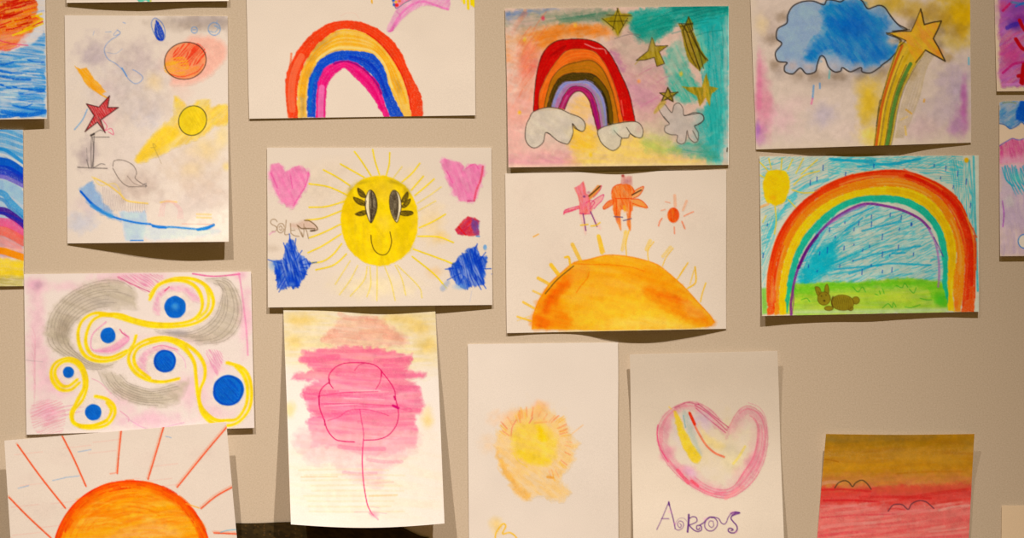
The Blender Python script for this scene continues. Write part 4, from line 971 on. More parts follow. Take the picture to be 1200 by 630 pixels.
def art_fading_sun(c):
    c.view(530, 390, K)
    c.blob(380,480,200,190,(248,200,120),.6,0,.5); c.blob(250,400,110,60,(246,190,140),.65,0,.8); c.blob(170,520,70,60,(246,195,140),.4,0,.9); c.blob(410,350,55,60,(246,180,140),.8,0,.7); c.blob(330,380,60,40,(247,185,125),.7,0,.8)
    sun = [(205,540),(215,470),(240,420),(290,385),(340,360),(390,350),(410,320),(450,350),(480,390),(520,395),(545,450),(560,500),(590,525),(560,560),(565,600),(545,640),(500,680),(545,740),(520,785),(450,775),(380,760),(360,790),(320,740),(280,700),(235,640)]
    c.fill(sun, (248,195,110), .75, 6, 'sun', .2, True, 5, tex=(40,16,3), gap=.4)
    c.fill([(205,540),(240,600),(280,660),(320,720),(370,760),(330,780),(270,700),(225,640)], (247,180,80), .7, 5, None, .3, True, 4)
    c.fill([(275,470),(330,420),(420,420),(480,480),(490,560),(440,610),(350,600),(290,550)], (246,208,75), .8, 7, 'sun', .2, True, 4, tex=(20,16,3), gap=.35)
    c.fill([(395,430),(425,450),(445,490),(420,510),(400,480)], (240,200,20), .8, 5, None, .4, True, 3); c.fill([(290,545),(380,560),(460,590),(440,615),(340,600)], (244,205,30), .5, 6, None, .4, True, 2)
    for k in range(40):
        a = math.radians(200 + RNG.random()*230); r0 = 130 + 25*RNG.random(); r1 = r0 + 25 + 20*RNG.random()
        c.line([(385+r0*math.cos(a),530+r0*math.sin(a)),(385+r1*math.cos(a+.05),530+r1*math.sin(a+.05))], 1.5, [(246,140,90),(247,165,110),(246,180,70)][k%3], .55, None, .5)
    c.line([(275,480),(280,440),(300,405)], 1, (238,120,100), .7); c.line([(360,420),(375,395)], 1.3, (238,120,100), .8); c.line([(610,430),(560,470)], 1.6, (248,190,130), .6)
    c.line([(445,672),(470,675)], 3, (248,165,60), .7); c.line([(385,420),(440,415)], 2, (246,160,100), .5); c.line([(285,560),(310,600),(350,625)], 1, (246,205,60), .7)
    c.view(530, 472, K)
    c.blob(205,570,50,60,(247,205,120),.7)
    c.line([(200,640),(205,605),(235,565),(250,575),(235,610),(270,605),(300,630),(310,680),(250,720)], 1.8, (248,190,50), .85, 'yellow_squiggle')

def art_heart(c):
    c.view(700, 390, K)
    c.blob(560,530,230,210,(232,208,160),.6,0,.8); c.blob(470,420,110,60,(218,185,200),.7,35); c.blob(390,480,60,120,(222,200,195),.7,-20); c.blob(640,600,120,90,(228,208,160),.6)
    H0 = [(605,452),(570,400),(510,345),(435,320),(360,345),(305,395),(280,460),(290,540),(320,600),(380,670),(450,720),(520,755),(590,770),(650,755),(720,700),(765,630),(790,550),(795,470),(775,390),(735,350),(690,342),(650,375),(620,430)]
    H1 = [(600,500),(555,460),(500,400),(430,365),(380,385),(350,430),(345,490),(360,560),(400,610),(450,665),(520,715),(590,730),(640,710),(680,650),(725,580),(745,500),(745,430),(720,395),(690,395),(660,430),(630,470)]
    P = (226,152,160)
    A = mix_path(H0+H0[:1], H1+H1[:1], 0, 120); B = mix_path(H0+H0[:1], H1+H1[:1], .8, 120)
    c.fill(np.vstack([A,B[::-1]]), P, .72, 4, 'pink_heart', .3, False, 3, tex=(50,12,2), gap=.35)
    c.fill(np.vstack([mix_path(H0,H1,.3)[26:], mix_path(H0,H1,1.5)[26:][::-1]]), (228,165,165), .4, 9, None, .3, False, 5)
    for (x,y,rx,ry) in [(400,640,60,40),(460,700,70,35),(330,560,40,60),(720,600,40,70),(560,740,80,30),(330,440,40,60)]: c.blob(x,y,rx,ry,(232,140,160),.55,30,.9)
    for k in range(18):
        t = RNG.random()*1.1-.08; M = mix_path(H0+H0[:1], H1+H1[:1], t, 120); i0 = RNG.integers(0,90)
        c.line(M[i0:i0+30], 1.2, (232,120,140), .5, 'pink_heart', .45, False)
    c.line(crom(H0+H0[:1])[8:], .8, (222,90,120), .55, 'pink_heart', .4, False)
    for p in ([(360,350),(420,325),(475,335)],[(455,335),(530,385),(605,455)],[(470,330),(560,400),(612,440)],[(460,350),(530,410),(600,465)]): c.line(p, 1.1, (205,70,110), .7, None, .35)
    c.line([(283,430),(280,480),(295,540),(330,600)], 1.5, (240,70,120), .7, None, .4); c.line([(375,640),(400,670),(425,700)], 4, (248,80,110), .6, None, .4); c.line([(440,690),(470,715)], 3.2, (245,60,80), .6, None, .4)
    c.line([(420,690),(520,745),(560,750),(600,740)], 2.6, (248,120,140), .5, None, .5); c.blob(440,650,60,35,(220,160,200),.5,35); c.line([(600,770),(640,745),(680,720)], 5, (248,150,150), .55, None, .5)
    c.blob(500,400,60,40,(215,175,195),.6,40)
    c.fill([(355,370),(375,375),(405,440),(440,510),(485,575),(460,610),(420,570),(385,490)], (246,208,45), .92, 2, 'yellow_stripe', .25, True, 1.5, tex=(60,14,2), gap=.2)
    c.fill([(400,365),(425,380),(445,440),(470,510),(485,570),(455,530),(420,460)], (175,190,175), .6, 4, 'green_stripe', .3, True, 2)
    c.line([(402,385),(412,440)], 1.3, (100,170,180), .6)
    c.line([(430,370),(450,420),(475,470),(510,525),(550,560),(592,578)], 2.4, (245,120,85), .85, 'red_stripe', .3); c.line([(432,375),(455,425)], 3.4, (235,55,25), .85, 'red_stripe', .3)
    c.fill([(470,420),(520,480),(600,530),(560,540),(500,500)], (246,215,130), .55, 5, None, .3, True, 3); c.line([(690,530),(660,580),(635,610)], 3, (246,215,90), .6, None, .5)
    c.blob(620,540,60,60,(205,190,160),.4); c.line([(335,345),(345,355)], 1.6, (246,200,80), .7)
    c.line([(705,325),(760,350),(790,410),(790,480)], .8, (232,130,150), .5)
    c.view(750, 570, 8.57)
    Vv = (88,36,112)
    for p, w, a in [([(168,430),(220,320),(290,150)],.9,.75),([(290,150),(300,200),(330,310),(350,400),(352,422)],1.2,.8),([(215,320),(290,320)],.8,.85),([(288,160),(294,185)],2,.8),
        ([(352,420),(385,435),(425,415),(438,380),(425,350),(395,345),(378,370),(385,400),(405,408),(415,385),(400,370)],.8,.7),([(352,390),(365,350),(400,315),(440,315),(470,345)],.6,.5),
        ([(490,280),(487,360),(478,452)],2.0,.95),([(492,320),(530,300),(565,310),(572,345),(545,365),(495,385)],1.1,.85),([(492,385),(520,415),(550,440),(585,448),(615,435),(618,405),(600,388),(572,392),(568,420),(588,430),(600,412)],1.2,.9),
        ([(600,385),(640,360),(665,330),(700,305),(745,305)],1.3,.9),([(700,308),(660,345),(650,400),(680,438),(730,440),(770,400),(778,355),(750,315),(715,310)],1.1,.8),([(735,345),(700,345),(690,380),(715,408),(740,390),(735,355)],.8,.75),
        ([(745,305),(790,320),(815,360),(845,375),(868,355),(885,310),(915,270),(955,252),(1000,260)],1.0,.85),([(915,268),(950,256),(1000,262),(960,275),(925,290)],1.8,.9),([(960,262),(925,290),(915,320),(940,355),(970,390),(975,430),(950,460),(915,462),(888,445),(890,422),(915,418),(935,432),(915,440)],1.4,.9)]:
        c.line(p, w, Vv, a, 'violet_name', .2)
    for (x,y,r) in [(300,250,40),(350,370,30),(660,325,40),(930,262,60),(965,455,30)]: c.blob(x,y,r,r*.6,(235,150,190),.35)

def art_cloud_star(c):
    c.view(870, 0, K)
    c.fill([(50,-60),(1075,-60),(1062,660),(70,680)], (214,190,178), .55, 12, None, .1, False, 5)
    for (x,y,rx,ry,col,a) in [(1000,60,190,200,(215,170,25),.95),(700,20,200,90,(205,165,50),.85),(1040,90,60,130,(235,185,20),.85),(850,60,120,80,(190,150,50),.7),(980,200,110,60,(205,175,90),.6),
        (1000,400,140,170,(185,160,180),.8),(950,520,200,110,(190,165,175),.6),(1020,560,70,120,(180,120,165),.7),(860,600,140,80,(205,165,170),.5),(100,520,70,200,(215,120,150),.75),(90,350,40,160,(225,150,165),.7),
        (180,560,140,110,(225,175,180),.6),(80,620,50,80,(190,120,170),.7),(130,140,80,120,(190,165,150),.6),(90,120,50,80,(235,205,150),.6),(400,370,240,60,(165,145,130),.55),(380,540,110,90,(180,165,185),.55),(500,600,160,80,(228,200,185),.5),
        (600,480,90,200,(220,180,60),.85),(560,400,60,80,(215,180,90),.6),(620,640,140,60,(240,210,120),.6),(760,400,120,160,(205,180,150),.4),(170,330,70,60,(170,150,140),.5),(640,350,80,50,(180,150,90),.6),(250,480,120,60,(230,190,185),.4)]:
        c.blob(x,y,rx,ry,col,a,0,.6)
    c.blob(1035,480,26,190,(190,100,165),.8,0,.7); c.blob(1000,600,60,60,(180,125,170),.7,0,.9); c.blob(78,420,22,230,(222,120,155),.75,0,.7); c.blob(72,600,18,60,(165,105,180),.7); c.blob(110,480,40,120,(225,150,160),.5,0,.9)
    for (x,y) in [(160,300),(260,350),(340,350),(440,350),(560,350),(650,330),(700,300),(150,180),(190,80),(800,110),(900,210),(930,140)]: c.blob(x,y,60,40,(132,108,84),.55,0,.9)
    for x,y,x1,y1,col in [(333,400,328,460,(90,150,210)),(362,390,362,412,(90,150,210)),(408,330,405,365,(80,180,180)),(328,460,322,485,(230,110,160)),(1058,270,1058,300,(90,180,215)),(850,465,848,475,(235,160,40)),(765,512,790,530,(235,165,40)),(870,280,800,520,(215,190,160)),(760,590,765,630,(250,200,80)),(770,545,740,560,(240,200,120))]: c.line([(x,y),(x1,y1)], 2.2, col, .7, None, .4)
    for (x,y,rx,ry) in [(1000,150,80,70),(880,60,70,60),(760,60,60,40),(940,90,60,60),(780,330,60,60),(960,270,60,40)]: c.blob(x,y,rx,ry,(168,130,60),.5,0,.9)
    c.blob(580,500,60,150,(222,182,50),.75,10,.7); c.blob(600,640,60,60,(235,205,80),.7,0,.7)
    cl = [(207,108),(212,70),(235,30),(280,8),(330,5),(380,22),(395,0),(430,2),(460,8),(490,-12),(530,-14),(560,5),(585,40),(615,32),(640,25),(665,35),(690,70),(725,112),(770,138),(720,146),(700,160),(738,190),(730,228),(690,275),(650,305),(645,312),(600,340),(560,335),(553,316),(505,335),(468,316),(458,332),(430,335),(402,312),(385,270),(365,262),(350,300),(340,335),(300,345),(270,318),(235,345),(200,335),(197,310),(208,292),(165,285),(155,245),(184,204),(160,180),(165,135)]
    c.fill(cl, (135,165,200), .85, 3, 'blue_cloud', .1, False, 1.5)
    c.fill([(370,60),(400,15),(480,0),(550,0),(600,60),(680,90),(660,160),(730,220),(680,280),(560,310),(480,280),(400,240),(330,290),(290,270),(340,180),(380,140)], (5,110,190), .9, 9, None, .2, True, 5, tex=(50,16,4), gap=.3, col2=(25,130,205))
    for (x,y,r,col,a) in [(530,120,110,(0,95,185),.6),(640,140,70,(30,120,190),.5),(460,100,60,(0,110,205),.5),(300,60,60,(150,175,205),.5),(210,240,50,(140,165,200),.6),(620,250,70,(10,105,195),.5),(235,312,60,(190,172,168),.95),(310,312,50,(190,172,168),.95),(430,315,55,(178,170,172),.9),(540,325,60,(165,160,165),.8),(610,325,55,(172,160,155),.85),(700,190,40,(200,175,150),.8),(640,60,60,(80,140,190),.4)]: c.blob(x,y,r,r*.9,col,a,0,.6)
    c.line(cl, 1.5, (42,34,30), .92, 'blue_cloud', .15, True, True)
    c.blob(540,330,60,16,(80,75,80),.4); c.line([(770,138),(740,128),(690,75)], 1, INK, .6)
    # trail
    A = [(735,190),(705,270),(670,380),(640,490),(625,590),(612,690)]; B = [(858,240),(800,320),(750,420),(722,520),(705,620),(690,690)]
    c.fill(np.vstack([mix_path(A,B,0), mix_path(A,B,1)[::-1]]), (215,175,45), .92, 1.5, 'rainbow_trail', .15, False, 1)
    c.line(mix_path(A,B,.15)[2:], 3.0, (205,95,40), .9, 'rainbow_trail', .2, False); c.line(mix_path(A,B,.3)[2:], 2.4, (235,190,60), .8, None, .3, False); c.line(mix_path(A,B,.5)[2:], 2.6, (205,165,30), .8, None, .3, False)
    c.line(mix_path(A,B,.78)[10:], 4.4, (75,125,55), .92, 'rainbow_trail', .2, False); c.line(mix_path(A,B,.97)[4:], 1.8, (170,150,60), .7, None, .4, False)
    for t,a in ((.04,.85),(.34,.6),(.4,.4),(.64,.75),(.9,.75),(1.04,.45)): c.line(mix_path(A,B,t)[int(3+20*(t>.3)*RNG.random()):], .9, (65,50,30), a, None, .4, False)
    for d in (10,22,34,48,62,76): c.line([(850+d*.6,245+d*.1),(800+d*.7,330),(755+d,430),(728+d*.9,530),(712+d*.5,640)], 2.6, (172,148,100), .35, None, .7)
    c.line([(625,590),(640,480),(650,465)], 1, INK, .6)
    st = [(833,42),(842,80),(850,115),(890,104),(930,98),(912,140),(892,180),(918,225),(948,286),(905,262),(855,234),(828,268),(808,292),(780,240),(765,192),(720,172),(672,155),(730,150),(788,146),(810,100)]
    c.blob(840,170,130,110,(150,120,50),.5)
    c.fill(st, (226,178,45), .95, 1.2, 'star', .15, False, .5, tex=(50,12,2.5), gap=.1, col2=(232,160,55))
    c.blob(850,160,45,40,(235,150,70),.5); c.blob(920,245,30,30,(228,130,40),.6)
    c.line([(833,42),(842,80),(850,115),(890,104),(930,98),(912,140),(892,180),(918,225),(948,286),(905,262),(855,234)], 1.6, (48,36,18), .9, 'star', .15, False)
    c.line([(833,42),(810,100),(788,146)], 1.1, (60,45,20), .8, None, .3); c.line([(840,58),(848,105)], 1, (60,45,20), .7)
    for p in ([(788,146),(730,148),(672,155)],[(672,153),(715,168),(765,190)],[(675,160),(740,185),(735,200)],[(700,145),(780,138)],[(760,192),(735,215)],[(855,234),(810,292)]): c.line(p, 1.1, (52,38,20), .85, 'star', .25)
    c.blob(730,190,30,14,(120,100,70),.5)

def art_big_rainbow(c):
    c.view(870, 160, K)
    c.fill([(80,92),(1106,88),(1108,820),(90,830)], (195,205,185), .7, 1.5, None, .15, False)
    CY = (40,175,190)
    c.hatch([(85,95),(1000,90),(980,150),(700,150),(420,200),(260,300),(150,430),(90,600)], -25, 3.0, 1.2, (60,172,185), .65, None, smooth=False, brk=.7)
    c.hatch([(400,95),(1030,90),(1030,240),(900,200),(760,140),(400,180)], 3, 2.6, 1.3, (60,185,195), .75, None, smooth=False)
    c.hatch([(960,110),(1060,110),(1095,450),(1000,300)], 87, 2.6, 1.4, (50,180,190), .75, None, smooth=False)
    c.hatch([(88,420),(170,330),(150,480),(110,640),(95,820)], -65, 2.4, 1.1, (70,180,185), .7, None, smooth=False)
    for p in ([(410,103),(560,118),(700,130),(830,102)],[(540,140),(700,125),(830,105)],[(430,110),(620,112)]): c.line(p, 2.8, (25,165,195), .8, None, .4)
    c.line([(1080,92),(1085,300),(1092,500),(1100,720)], 2.6, (60,175,185), .8); c.line([(1060,110),(1075,280),(1068,380)], 2, (60,175,185), .7)
    for p in ([(200,300),(300,230),(400,200)],[(120,470),(170,370),(250,280)]): c.line(p, 4, (40,180,200), .6, None, .4)
    ins = [(240,690),(270,600),(320,490),(400,400),(480,350),(580,312),(680,325),(780,355),(850,400),(900,480),(915,690)]
    c.fill(ins, (175,198,185), .6, 3, 'sky_patch', .2, True)
    c.hatch(ins, -24, 3.4, 1.4, (40,172,188), .65, None, brk=.85); c.hatch(ins, -10, 4.6, 1.5, (50,172,190), .45, None, brk=.8)
    for k in range(22):
        an = math.radians(-8 - 62*RNG.random()); r0 = 60+120*RNG.random(); r1 = r0+150+250*RNG.random()
        c.line([(262+r0*math.cos(an),668+r0*math.sin(an)),(262+r1*math.cos(an),668+r1*math.sin(an)*.92)], 1.8, (20,168,188), .55, None, .6, fade=.8)
    c.fill([(270,640),(330,560),(400,500),(440,480),(420,600),(330,680),(270,685)], (20,170,185), .9, 7, None, .25, True, 4)
    for p in ([(560,440),(680,410),(740,395)],[(520,580),(640,545),(830,510)],[(700,545),(760,542)],[(500,640),(660,595),(880,600)],[(430,620),(650,600)],[(520,370),(610,330)],[(480,440),(560,380)]): c.line(p, 2.2, (15,160,195), .75, None, .45)
    # sun
    c.fill([(125,160),(185,157),(212,175),(222,215),(215,255),(200,300),(165,322),(130,315),(108,300),(98,250),(100,200)], (236,195,20), .97, 1.4, 'sun', .12, True, 1.2)
    c.blob(145,285,25,20,(240,150,40),.5)
    for i,(p,a) in enumerate([([(80,118),(120,160)],.9),([(123,102),(135,150)],.9),([(185,102),(180,155)],.9),([(235,105),(212,155)],.9),([(285,102),(250,172)],.8),([(350,108),(275,175)],.9),([(360,160),(290,180),(240,225)],.9),([(232,248),(280,262),(340,260)],.9),([(82,180),(100,190)],.9),
        ([(212,292),(250,332)],.8),([(152,325),(158,390),(150,455)],.9),([(110,370),(95,400)],.7)]): c.line(p, 1.4, (235,200,40), a, 'sun/sun_ray:%d' % i, .3)
    c.line([(82,330),(120,315)], 3, (238,170,100), .8)
    c.fill(ell(1047,110,11,12), (232,180,20), .95, 1, 'yellow_dot', .1)
    D = [(378,145,24),(349,198,20),(318,215,22),(483,175,18),(615,137,16),(897,135,12),(951,148,24),(1007,172,24),(927,193,10),(986,236,14),(1047,210,26),(1066,322,20),(604,375,18),(604,410,24),(545,405,18),(692,365,16),(743,378,20),(790,410,14),(735,432,12),
        (408,435,18),(523,432,14),(480,402,6),(655,468,26),(435,468,8),(476,520,18),(398,530,26),(362,545,16),(522,505,6),(563,530,10),(595,513,10),(730,515,18),(655,550,26),(800,550,14),(690,555,6),(517,580,6),(456,604,12),(603,600,8),(310,605,14),(700,622,22),(655,630,14),(560,632,24),(350,628,8),(118,412,10),(98,555,20)]
    for i,(x,y,h) in enumerate(D): c.line([(x,y-h/2),(x-2,y+h/2)], 1.1, (35,80,165), .85, 'raindrop:%d' % i, .15)
    c.fill(ell(790,410,5,9), (25,75,170), .8, 1, None, .2)
    # meadow
    c.fill([(88,710),(115,705),(118,826),(92,830)], (120,185,50), .8, 3, 'meadow', .2, False)
    c.fill([(205,700),(260,688),(420,680),(560,680),(700,665),(860,668),(960,700),(962,815),(700,822),(205,828)], (178,205,55), .95, 2.5, 'meadow', .15, True, 1.5, tex=(-2,30,3), gap=.15, col2=(150,195,50))
    c.fill([(230,705),(420,682),(560,680),(700,668),(860,670),(960,705),(960,800),(900,770),(860,710),(640,700),(420,720),(260,740)], (100,185,35), .85, 5, None, .3, True, 4, tex=(-3,22,3), gap=.3)
    c.blob(235,700,30,30,(40,160,50),.8); c.blob(930,760,45,50,(70,180,50),.7); c.blob(500,780,150,30,(200,205,80),.6); c.blob(750,760,120,35,(198,208,75),.6); c.fill([(240,812),(960,800),(962,820),(240,828)], (190,205,170), .7, 4, None, .3, False)
    for p in ([(515,700),(540,725),(560,702),(575,725)],[(720,695),(745,705),(758,685),(772,702)],[(780,712),(800,730),(812,705)],[(620,735),(635,740)],[(655,712),(662,732)],[(275,762),(300,755),(315,770)],[(655,800),(680,780),(700,798),(705,775),(718,795)],[(760,795),(790,798),(830,785)],[(830,755),(860,762),(885,762)],[(640,720),(645,735)]): c.line(p, 1.0, (60,160,40), .8, 'meadow', .3)
    # rainbow
    R0 = [(118,832),(114,700),(125,600),(150,500),(190,415),(250,335),(330,265),(430,210),(540,172),(660,157),(755,160),(860,195),(950,245),(1020,310),(1062,400),(1083,470),(1088,560),(1086,700),(1086,818)]
    R1 = [(148,832),(145,700),(158,600),(185,505),(225,425),(290,340),(375,270),(470,225),(590,195),(660,192),(740,195),(830,225),(910,275),(970,340),(1010,430),(1030,500),(1040,560),(1035,700),(1020,818)]
    R2 = [(172,832),(172,700),(190,600),(215,520),(260,430),(330,350),(420,290),(530,250),(650,232),(740,235),(830,262),(900,310),(950,380),(985,450),(1000,540),(992,640),(985,720),(990,818)]
    R3 = [(203,830),(203,720),(220,630),(245,545),(290,460),(360,380),(440,320),(530,283),(640,273),(740,280),(830,315),(900,380),(943,460),(960,560),(960,680),(960,810)]
    R4 = [(210,820),(228,720),(250,625),(275,550),(325,465),(390,400),(460,345),(560,305),(660,305),(750,317),(830,357),(890,420),(922,500),(935,590),(935,690),(955,760)]
    c.band(R3,R4,0,1,(25,170,140),'rainbow',(40,185,150),.1,7)
    c.band(R2,R3,0,1,(238,198,20),'rainbow',(225,175,20),.08,7)
    c.line(mix_path(R2,R3,.5)[32:54], 6, (218,172,25), .6, None, .3)
    c.band(R1,R2,0,1,(246,140,25),'rainbow',(243,120,25),.1,8); c.band(R0,R1,0,1,(238,85,25),'rainbow',(225,60,20),.12,9)
    for k in range(40):
        M = mix_path(R0,R2,RNG.random()*.8,60); i0 = RNG.integers(0,50); c.line(M[i0:i0+6+RNG.integers(0,6)], 1.6, [(215,45,15),(246,130,40),(228,70,20),(248,160,70)][k%4], .6, None, .5, False)
    for k in range(26):
        M = mix_path(R0,R1,-.12+.2*RNG.random(),60); i0 = RNG.integers(18,54); c.line(M[i0:i0+5], 1.4, (225,75,25), .7, None, .5, False)
    for t,i0,i1,w,col,a in [(.2,8,30,2.4,(215,45,15),.7),(.1,2,20,2.4,(220,60,20),.6),(.5,34,46,4,(205,20,15),.65),(.3,40,56,4,(205,30,15),.6),(.6,44,58,4,(210,40,15),.55),(.8,24,34,2,(240,140,70),.7),(.05,30,46,2,(215,50,20),.7),(.9,46,59,2.4,(215,60,25),.5)]: c.line(mix_path(R0,R1,t)[i0:i1], w, col, a, None, .4, False)
    for t,i0,i1 in ((.4,4,12),(.7,30,40),(.5,44,54)): c.line(mix_path(R1,R2,t)[i0:i1], 2.2, (250,185,100), .5, None, .5, False)
    c.blob(145,740,20,70,(250,180,110),.6); c.blob(1000,780,18,40,(240,90,50),.5)
    c.line([(1060,400),(1095,470)], 1.6, (215,80,40), .8); c.line([(755,152),(800,178)], 2, (240,100,60), .7)
    c.line([(228,830),(226,790),(232,740),(242,680),(262,610),(300,530),(350,460),(420,390),(500,340),(575,314),(660,322),(750,345),(830,385),(875,430)], 3.0, (120,30,130), .85, 'rainbow', .3)
    c.line([(262,612),(300,532),(350,462)], 4, (90,10,110), .75, None, .3); c.line([(400,410),(500,348),(575,320)], 3.2, (170,90,170), .6, None, .5)
    c.line([(870,430),(900,490),(915,560),(920,640),(915,700)], 2.6, (165,100,165), .75, 'rainbow', .5); c.line([(895,470),(925,530),(938,560)], 1.4, (90,50,130), .7)
    c.line([(235,700),(240,760),(232,828)], 1.2, (130,40,130), .7)
    # rabbit
    c.view(920, 320, 7.5)
    Rb = (138,118,30); Rd = (92,72,18)
    def bit(p, key='rabbit'): c.fill(p, Rb, .96, .9, key, .15, True); c.line(p, .9, Rd, .75, key, .3, closed=True)
    bit(ell(622,238,32,32)); bit(ell(575,308,24,20)); bit(ell(385,308,38,20)); bit(ell(505,258,100,68,4))
    bit([(265,122),(300,125),(318,172),(300,200),(280,185)]); bit([(350,125),(368,95),(382,125),(384,175),(352,180)]); bit(ell(342,222,56,58))
    for k in range(9): c.line([(420+k*18,200+abs(4-k)*4),(435+k*18,260),(445+k*16,312)], .7, Rd, .6)
    for (x,y,r) in [(320,200,10),(360,192,10),(345,242,14)]: c.blob(x,y,r,r,(50,35,12),.95)
    c.line([(420,205),(410,250),(420,300)], 1.8, (85,60,20), .7); c.blob(300,170,8,24,(90,60,30),.6,-20)

def art_violet_night(c):
    c.view(1100, 0, K)
    c.fill([(278,-330),(1300,-330),(1300,400),(285,405)], (175,70,130), .9, 3, 'violet_wash', .3, False, 3, tex=(-35,14,3), gap=.25, col2=(150,75,160))
    c.blob(345,60,120,110,(140,70,160),.8); c.blob(380,30,90,50,(120,60,150),.7); c.blob(350,120,60,40,(75,40,140),.8); c.blob(390,90,70,40,(110,25,120),.7); c.blob(300,130,30,90,(165,90,165),.6); c.blob(300,30,40,50,(200,80,120),.6)
    c.blob(350,260,90,90,(185,60,125),.7); c.blob(320,350,60,50,(190,110,165),.7); c.blob(310,340,40,60,(175,90,150),.5)
    for p,col,w in [([(300,50),(340,10)],(190,20,80),3),([(320,130),(350,115),(380,110)],(60,40,150),5),([(340,10),(399,20)],(60,130,160),3),([(360,30),(399,12)],(20,110,190),2.5),([(300,340),(350,300),(399,290)],(175,20,100),3),([(300,395),(380,392)],(200,120,180),3)]: c.line(p, w, col, .7, None, .5)
    for p in ([(378,95),(392,125),(420,160)],[(360,182),(390,225),(430,240)],[(395,310),(385,385)],[(372,355),(396,350)],[(398,300),(392,390)]): c.line(p, 4.4, (170,10,25), .95, 'red_twig', .15)

def art_mountain_sea(c):
    c.view(1100, 105, K); y0 = 50
    def Yy(y): return (y/3.075 - 0) * K   # crop rows of the tall zoom
    c.fill([(284,52),(420,50),(1340,50),(1340,190),(420,180),(398,160),(385,152),(360,175),(335,182),(310,165),(284,158)], (80,140,200), .9, 2, 'blue_cloud', .3, False, 2, tex=(-40,12,2.5), gap=.5, col2=(60,120,190))
    c.fill([(360,100),(385,50),(430,60),(430,160),(395,150),(360,140)], (0,80,175), .95, 2, None, .2, False, 1); c.line([(284,158),(310,165),(333,182),(360,172),(385,152),(400,162)], 1.2, (50,90,150), .9); c.line([(300,62),(330,58),(360,62)], 2, (120,130,90), .7)
    c.fill([(284,262),(320,240),(345,228),(370,235),(400,230),(1340,230),(1340,330),(284,345)], (185,50,120), .92, 2, 'magenta_hills', .3, False, 2, tex=(80,14,2.2), gap=.35, col2=(205,110,150))
    c.line([(284,262),(320,240),(345,228),(372,235),(402,228)], 1.2, (90,90,160), .8); c.fill([(284,310),(1340,300),(1340,370),(284,380)], (210,155,170), .8, 8, None, .3, False, 3)
    c.fill([(284,370),(1340,350),(1340,620),(284,640)], (165,150,185), .6, 8, None, .25, False, 3)
    for k in range(16): c.line([(296+k*9+RNG.normal()*4,350+RNG.random()*22),(312+k*9+RNG.normal()*4,420),(345+k*9,450+RNG.random()*50)], 1.5, (45,155,205), .8, 'blue_strokes', .3)
    c.blob(370,410,50,45,(90,200,200),.6)
    c.fill([(284,480),(1340,480),(1340,770),(284,775)], (175,150,170), .9, 6, 'lavender_ground', .2, False, 3, tex=(85,22,3), gap=.3, col2=(190,165,175))
    c.line([(298,520),(305,580),(300,640)], 1.4, (150,60,160), .8); c.blob(330,520,40,40,(185,185,170),.5)
    c.fill(ell(400,708,28,32), (222,205,190), .9, 1, 'round_pond', .1); c.line(ell(400,708,28,32), 1.2, (40,110,190), .9, 'round_pond', .2, closed=True)

def art_sunset_birds(c):
    c.view(900, 472, K)
    def F(y0,y1,col,a,tex=(-4,34,3.5),gap=.3,part=None,soft=12,col2=None): c.fill([(215,y0),(985,y0-12),(985,y1-16),(200,y1)], col, a, soft, part, .2, False, 5, tex=tex, gap=gap, col2=col2)
    F(140,430,(202,146,48),.98,(-2,40,4),.1,'ochre_sky',2,(188,128,42))
    F(150,215,(178,128,20),.8); F(265,340,(212,150,30),.6); F(340,400,(208,130,75),.85)
    c.blob(830,260,120,30,(215,160,60),.6); c.fill([(260,146),(760,142),(700,175),(500,185),(280,180)], (140,112,55), .6, 10, None, .2, True, 4, tex=(-2,30,3), gap=.4); c.blob(940,190,60,50,(190,150,70),.6,0,.9); c.blob(600,240,150,30,(200,150,60),.5); c.blob(290,170,70,20,(165,135,70),.5)
    F(398,900,(222,112,105),.98,(-7,36,3.5),.1,'red_sea',14,(216,96,92))
    F(398,480,(215,70,60),.85,(-4,34,2.4),.3,None,6); c.fill([(500,400),(940,370),(948,395),(700,425),(520,425)], (215,95,70), .8, 6, None, .2, False, 3)
    for (x0,y0,x1,y1,w,col,a) in [(240,405,480,412,2.5,(205,40,45),.7),(260,455,520,462,2.2,(200,30,40),.75),(430,440,760,445,3,(205,45,45),.6),(620,450,930,405,4,(205,50,45),.6),(560,495,640,500,2,(205,50,50),.6),(740,480,900,455,2.5,(200,60,50),.6),
        (250,480,500,490,2.2,(225,130,125),.7),(250,580,500,560,4,(225,150,140),.6),(300,600,700,560,3,(226,140,130),.5),(520,520,760,500,3,(225,140,135),.6),(700,560,940,510,4,(224,130,120),.6),(240,620,500,600,3,(214,70,80),.6),(640,640,940,600,3,(228,140,130),.6),(800,500,940,478,2.5,(225,190,170),.6),(250,535,600,520,2,(210,65,75),.6),(300,660,900,620,3,(214,75,85),.5),
        (350,760,900,720,4,(210,70,85),.5),(300,820,800,800,4,(228,140,130),.5),(240,265,330,275,1.4,(165,95,20),.6),(500,380,640,370,3,(215,130,60),.5),(600,330,930,320,2,(190,115,25),.5),(245,378,330,370,4,(224,160,140),.6)]:
        c.line([(x0,y0),((x0+x1)/2,(y0+y1)/2-5),(x1,y1)], w, col, a*.8, None, .55)
    for k in range(34):
        x=215+RNG.random()*560; y=470+RNG.random()*200; c.line([(x,y),(x+80,y-7),(x+170,y-20)], 1.5+2*RNG.random(), [(230,165,150),(212,85,85),(226,140,130)][k%3], .32, None, .6)
    G = (70,55,35)
    for i, p in enumerate([[(312,396),(330,372),(358,362),(378,370),(395,390),(410,372),(438,360),(462,375),(482,402)], [(562,504),(582,478),(605,472),(630,476),(655,496),(672,470),(705,456),(740,462),(775,492)]]):
        c.line(p, 1.3, G if i == 0 else (95,50,60), .9, 'bird:%d' % i, .15)

